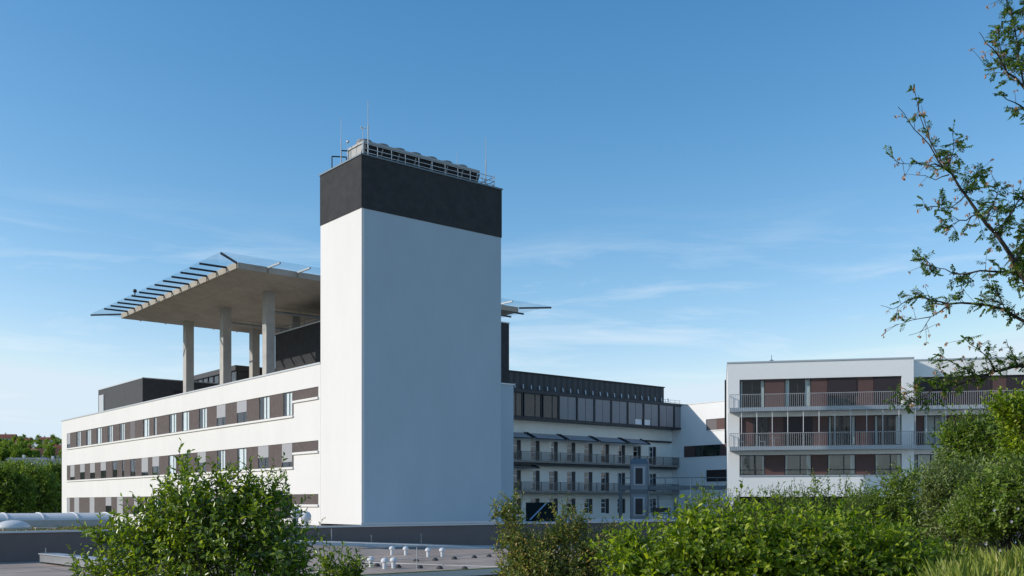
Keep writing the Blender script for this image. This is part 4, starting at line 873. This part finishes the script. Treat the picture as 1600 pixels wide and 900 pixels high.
# locust tree reaching in from the right
YT = 14.0
lt_ = thing('locust_tree', 'tall tree reaching in from the right edge with sparse leafy branches against the sky', 'tree', (px2(1730,YT), YT, float(gz(np.array(px2(1730,YT)), np.array(YT)))))
def pp(x, y, dz=0): return np.array([px2(x, YT+dz), YT+dz, pz(y, YT+dz)])
limbs = [ # (points, r0, r1, leaf density start, end)
 ([(1766,690,0),(1735,620,0),(1700,560,0),(1668,510,0),(1630,463,-.1),(1600,436,-.1),(1576,394,-.2),(1555,364,-.2),(1530,335,-.3),(1509,305,-.3),(1492,280,-.3),(1478,265,-.35),(1460,240,-.4),(1440,213,-.4),(1420,190,-.45),(1403,167,-.5)], .062, .004, 5, 1.15, -.1),
 ([(1492,280,-.3),(1470,250,-.2),(1452,218,-.1),(1437,180,0),(1429,142,0)], .014, .004, 0, .5, .15),
 ([(1478,265,-.35),(1460,256,-.5),(1440,256,-.5),(1420,256,-.6),(1397,250,-.6)], .012, .003, 0, .35, .15),
 ([(1483,273,-.3),(1462,281,-.1),(1445,274,0)], .010, .004, 0, .1, .0),
 ([(1452,218,-.1),(1446,195,.1),(1440,165,.1)], .008, .003, 0, .15, .1),
 ([(1790,980,0),(1766,690,0),(1752,400,0),(1745,100,0),(1738,-150,0)], .17, .07, 0, 0, 0),
 ([(1668,510,0),(1630,505,.3),(1600,502,.4),(1568,483,.4),(1517,474,.5),(1483,475,.5),(1458,470,.5),(1433,464,.6),(1410,474,.6),(1395,483,.6),(1376,477,.6)], .034, .003, 1, .85, .8),
 ([(1483,477,.5),(1468,487,.3),(1454,495,.3),(1441,516,.2),(1420,524,.2)], .012, .003, 0, .0, .05),
 ([(1454,495,.3),(1425,500,.4),(1397,508,.4)], .008, .003, 0, .05, .3),
 ([(1608,446,-.1),(1593,430,.2),(1575,424,.3),(1551,424,.3),(1509,428,.4),(1485,425,.4),(1467,419,.5),(1437,411,.5)], .03, .004, 1, .9, .9),
 ([(1530,337,-.3),(1518,338,-.5),(1500,344,-.6),(1485,352,-.7),(1470,353,-.7)], .012, .004, 0, .35, .8),
 ([(1509,305,-.3),(1495,318,0),(1478,330,.1),(1462,322,.2),(1447,325,.2)], .010, .003, 0, .5, .7),
 ([(1560,370,-.2),(1575,340,.3),(1590,315,.4),(1606,300,.5)], .02, .006, 0, .9, 1.0),
 ([(1540,348,-.2),(1552,320,.2),(1560,296,.3),(1550,275,.3)], .012, .004, 0, .6, .7),
 ([(1509,305,-.3),(1520,285,0),(1530,268,.1)], .009, .003, 0, .7, .9),
 ([(1478,265,-.3),(1490,235,.1),(1488,205,.1)], .010, .003, 0, .8, .9),
 ([(1585,410,-.2),(1602,370,.4),(1620,330,.5)], .02, .006, 0, 1, 1),
 ([(1762,640,0),(1650,580,.4),(1600,571,.5),(1569,577,.5),(1555,580,.5),(1525,589,.5),(1496,602,.5),(1481,604,.4),(1455,610,.4),(1437,619,.4),(1415,632,.4),(1402,634,.4)], .036, .004, 1, 1.0, .9),
 ([(1555,580,.5),(1545,560,.3),(1528,545,.2),(1508,530,.2)], .012, .004, 0, .7, .9),
 ([(1525,589,.5),(1505,575,.7),(1480,562,.7),(1470,565,.7)], .010, .004, 0, .8, .9),
 ([(1590,571,.5),(1580,548,.8),(1572,530,.8)], .010, .004, 0, .6, .9),
 ([(1437,619,.4),(1424,612,.5),(1412,618,.5)], .008, .003, 0, .6, .9),
 ([(1455,610,.4),(1458,590,.4)], .007, .003, 0, .9, .9),
 ([(1668,510,0),(1660,380,.5),(1640,250,.5),(1618,185,.4),(1600,170,.4),(1585,160,.3),(1567,150,.3)], .05, .005, 1, .3, .35),
 ([(1640,250,.5),(1625,190,.3),(1600,137,.2),(1573,113,.2),(1557,83,.1),(1540,67,.1),(1530,50,.1)], .03, .004, 0, .8, .15),
 ([(1566,103,.2),(1550,108,0),(1537,100,0)], .008, .003, 0, .1, .0),
 ([(1573,113,.2),(1568,90,.5),(1560,60,.5),(1572,30,.5)], .010, .004, 0, .9, 1.0),
 ([(1600,137,.2),(1592,100,.6),(1588,60,.6),(1580,20,.6),(1572,-10,.6)], .014, .005, 0, .7, .7),
 ([(1625,190,.3),(1612,120,.8),(1606,60,.8),(1600,0,.8),(1590,-50,.8)], .02, .005, 0, .7, .7),
 ([(1570,483,.4),(1560,462,.2),(1548,448,.2)], .009, .004, 0, .8, .9),
 ([(1600,436,-.1),(1606,400,.3),(1612,380,.3)], .012, .004, 0, 1, 1),
]
segs = []; lp = []; ldn = []; seedp = []
def spray(p, d, length, leafy):
    """a compound leaf spray: small twig with pinnate leaves"""
    q = p+d*length; segs.append((tuple(p), tuple(q), .0045, .002))
    for k in range(3 if leafy < 1 else 4):
        b = p+(q-p)*random.uniform(.3, 1); rd = nrm((d*.6+rng.normal(0,.7,3)+np.array([0,0,-.15]))[None])[0]; rl = random.uniform(.08,.15); side = nrm(np.cross(rd, rng.normal(0,1,3)+np.array([0,0,2.0]))[None])[0]
        segs.append((tuple(b), tuple(b+rd*rl), .0018, .001))
        for j in range(5):
            for s in (-1, 1):
                lp.append(b+rd*rl*(.2+j*.19)); ldn.append(side*s+rd*.5+np.array([0,0,-.25]))
        lp.append(b+rd*rl); ldn.append(rd)
for pts, r0, r1, _, d0_, d1_ in limbs:
    Q = [pp(x, y, dd) for x, y, dd in pts]; n_ = len(Q)
    # subdivide with a slight wobble
    RR = []
    for i in range(n_-1):
        m_ = (Q[i]+Q[i+1])/2+rng.normal(0, .012, 3); RR += [Q[i], m_]
    RR.append(Q[-1]); m2_ = len(RR)-1
    for i in range(m2_):
        u0_, u1_ = i/m2_, (i+1)/m2_; ra = r1+(r0-r1)*(1-u0_)**1.5; rb = r1+(r0-r1)*(1-u1_)**1.5
        segs.append((tuple(RR[i]), tuple(RR[i+1]), ra, rb))
        if RR[i][2] < pz(640, YT): continue
        den = max(0, d0_+(d1_-d0_)*u0_); ln_ = np.linalg.norm(RR[i+1]-RR[i]); T_ = (RR[i+1]-RR[i])/max(ln_, 1e-5)
        for _k in range(rng.poisson(ln_*16*den)):
            p = RR[i]+(RR[i+1]-RR[i])*random.random(); d = nrm((rng.normal(0,.8,3)+T_*.5+np.array([0,0,.25]))[None])[0]; spray(p, d, random.uniform(.06,.26), den)
        for _k in range(rng.poisson(ln_*8)):
            p = RR[i]+(RR[i+1]-RR[i])*random.random(); d = nrm((rng.normal(0,.8,3)+T_*.9+np.array([0,0,.2]))[None])[0]; q = p+d*random.uniform(.08,.3); segs.append((tuple(p), tuple(q), .004, .0015)); seedp.append(q)
link('trunk', twigs('trunk', segs), bark, lt_)
lpA = np.array(lp); lv = leaves('foliage', lpA, np.array(ldn), rng.normal(0,.4,lpA.shape)+np.array([0,0,1]), rng.uniform(.035,.062,len(lp)), .024, fold=.15, simple=False); link('foliage', lv, G7, lt_)
sp = np.repeat(np.array(seedp), 7, 0)+rng.normal(0, .012, (len(seedp)*7, 3)); link('seed_cluster', leaves('seed_cluster', sp, rng.normal(0,.4,sp.shape)+np.array([0,0,-1]), rng.normal(0,1,sp.shape), rng.uniform(.03,.06,len(sp)), .020, fold=.2, simple=True), leaf_mat('seed_brown', (.26,.13,.07), (.60,.36,.22), trans=.3), lt_)
# trees beyond the wing at far left
for i, (x, y, rx, ry, Y, lab) in enumerate([(8,770,40,45,140,'leafy tree at the far left edge beyond the skylight'),(52,768,34,46,150,'leafy tree in the middle of the far left clump'),(88,765,26,48,160,'leafy tree touching the far corner of the white wing'),(30,745,30,24,175,'tree crown rising behind the far left clump'),(-40,760,45,50,150,'leafy tree just at the left frame edge')]):
    shrub('leafy_tree', lab, 'tree', (px2(x,Y), Y, -8), [E(x,y+10,Y,rx,ry,3.5), E(x-rx*.4,y-8,Y,rx*.6,ry*.6,2.5), E(x+rx*.45,y+2,Y,rx*.6,ry*.7,2.5), E(x,y-ry*.55,Y,rx*.5,ry*.4,2)], 1300, 2.0, 10, .50, .30, G4 if i % 2 else G6, shell=2.6, stems=10, stem_r=.25, twig_r=.02, jit=.6, group='trees beyond the white wing', simple=True)
# hillside: houses and trees
roofm = mat('red_roof_tiles', (.22,.075,.05), .85, var=.25, scale=.4); roofg = mat('grey_roof', (.20,.21,.23), .7, var=.15, scale=.2)
hw = mat('house_wall', (.55,.50,.42), .9, var=.1, scale=.2); hw2 = mat('house_wall_white', (.70,.69,.66), .9)
def house(x, y, Y, w, hgt, dp, rf, wl, lab, rh=.45):
    c = Vector((px2(x,Y), Y, float(hz(np.array(px2(x,Y)), np.array(Y))))); z0 = pz(y, Y); t = thing('hill_house', lab, 'house', (c.x, c.y, min(c.z, z0-hgt)), 'houses on the hillside')
    F = Frame((c.x-w/2, Y), (1,0), (0,1)); bm = B(); fbox(bm, F, 0, w, 0, dp, min(c.z, z0-hgt)-1, z0); obj('wall', bm, wl, t)
    bm = B(); r = w*.02+.4; zt_ = z0+dp*rh
    v = [bm.verts.new(F.pt(u,d,z)) for u,d,z in ((-r,-r,z0-.1),(w+r,-r,z0-.1),(w+r,dp+r,z0-.1),(-r,dp+r,z0-.1),(-r,dp/2,zt_),(w+r,dp/2,zt_))]
    for f in ((0,1,2,3),(0,1,5,4),(2,3,4,5),(1,2,5),(3,0,4)): bm.faces.new([v[k] for k in f])
    rr = obj('roof', bm, rf, t); obj('chimney', fb(F, w*.3, w*.3+.9, dp*.55, dp*.55+.9, z0, zt_+1.2), wl, rr)
    nwin = max(2, int(w/3.2))
    for k in range(nwin):
        u = w*(k+.5)/nwin
        obj('window', fb(F, u-.5, u+.5, -.05, -.01, z0-2.3, z0-.9), frame_m, t)
H = [(8,684,820,22,5,12,roofm,hw,'long red roofed house at the far left on the ridge'),(34,690,760,16,5,11,roofm,hw,'red roofed house on the ridge, second from the left'),(68,688,780,14,6,10,roofm,hw2,'pale house with red roof near the top of the hill'),(88,690,740,18,6,12,roofg,hw,'grey roofed house on the ridge beside the white wing'),
     (52,698,620,6,7,6,hw2,hw2,'small white tower like house in the middle of the hill'),(14,700,640,18,5,11,roofm,hw,'red roofed house halfway down the hill at left'),(50,708,520,12,4,9,mat('pink_roof',(.42,.16,.12),.85,var=.1,scale=.3),hw,'house with a bright pinkish red roof'),(80,710,500,26,6,12,mat('brown_roof',(.12,.055,.04),.85,var=.2,scale=.3),hw,'long house with a dark brown roof beside the white wing'),
     (40,718,420,26,3,9,roofg,hw2,'long low building with a pale grey roof above the trees'),(84,720,410,22,5,9,roofg,hw2,'pale low building beside the white wing above the trees')]
H += [(x, y, Y, w_, 5, 11, rf, wl, lab) for x, y, Y, w_, rf, wl, lab in ((20,687,860,14,roofm,hw2,'small red roofed house near the top of the hill, third from the left'),(-8,694,700,16,roofm,hw,'red roofed house cut by the left frame edge'),(30,702,600,14,roofm,hw,'red roofed house below the small white tower house, to its left'),
  (74,700,640,13,roofm,hw2,'small white walled house right of the white tower house'),(92,703,560,13,roofm,hw,'small red roofed house touching the white wing'),(22,711,500,12,roofm,hw2,'lowest small house at the left of the hillside'),(62,686,870,12,roofg,hw2,'small grey roofed house on the skyline'))]
for a in H: house(a[0], a[1], a[2], a[3]*.6, a[4]*.8, a[5]*.7, *a[6:], rh=.15 if a[6] is roofg else .38)
tp = None
spots = []
for k in range(190):
    Y = rng.uniform(430, 900); x = rng.uniform(-60, 108); spots.append((x, Y))
for k, (x, Y) in enumerate(sorted(spots, key=lambda s: s[1])):
    X = px2(x, Y); z = float(hz(np.array(X), np.array(Y)))
    if tp is None or k % 40 == 0:
        tp = shrub('hillside_tree', 'one of the round green trees scattered between the hillside houses', 'tree', (X, Y, z), [(X, Y, z+2.6, 2.2, 2.2, 2.2), (X+.7, Y, z+4.2, 1.4, 1.4, 1.3)], 200, 1.2, 6, .8, .6, G6 if (k//40) % 2 == 0 else G4, shell=3, stems=3, stem_r=.3, twig_r=0, simple=True, group='trees on the hillside', jit=.6)
    else:
        c = tp.copy(); COL.objects.link(c); c.location = (X, Y, z-.4); c.rotation_euler.z = rng.uniform(0, 6.28); s_ = rng.uniform(.6, 1.3); c.scale = (s_, s_, s_*rng.uniform(.8, 1.25))
        for ch_ in tp.children: d = ch_.copy(); COL.objects.link(d); d.parent = c
# wire fence in the bottom right bush
fn = thing('wire_fence', 'short stretch of diamond wire fence with steel posts low in the bright bush', 'fence', (px2(1130,11.2), 11.2, -2.2))
bm = B(); xa, xb = px2(1060,11.2), px2(1180,11.2)
for k in range(30):
    u = xa+(xb-xa)*k/29; 
    for s in (-1, 1):
        rod(bm, (u, 11.2, -1.5), (u+s*.6, 11.2, -.84), .0018, 4, caps=False)
obj('wire_mesh', bm, metal, fn)
for x in (1052, 1180): X = px2(x, 11.2); bm = B(); rod(bm, (X, 11.22, -2.3), (X, 11.22, -.80), .016, 8); obj('post', bm, steel, fn)
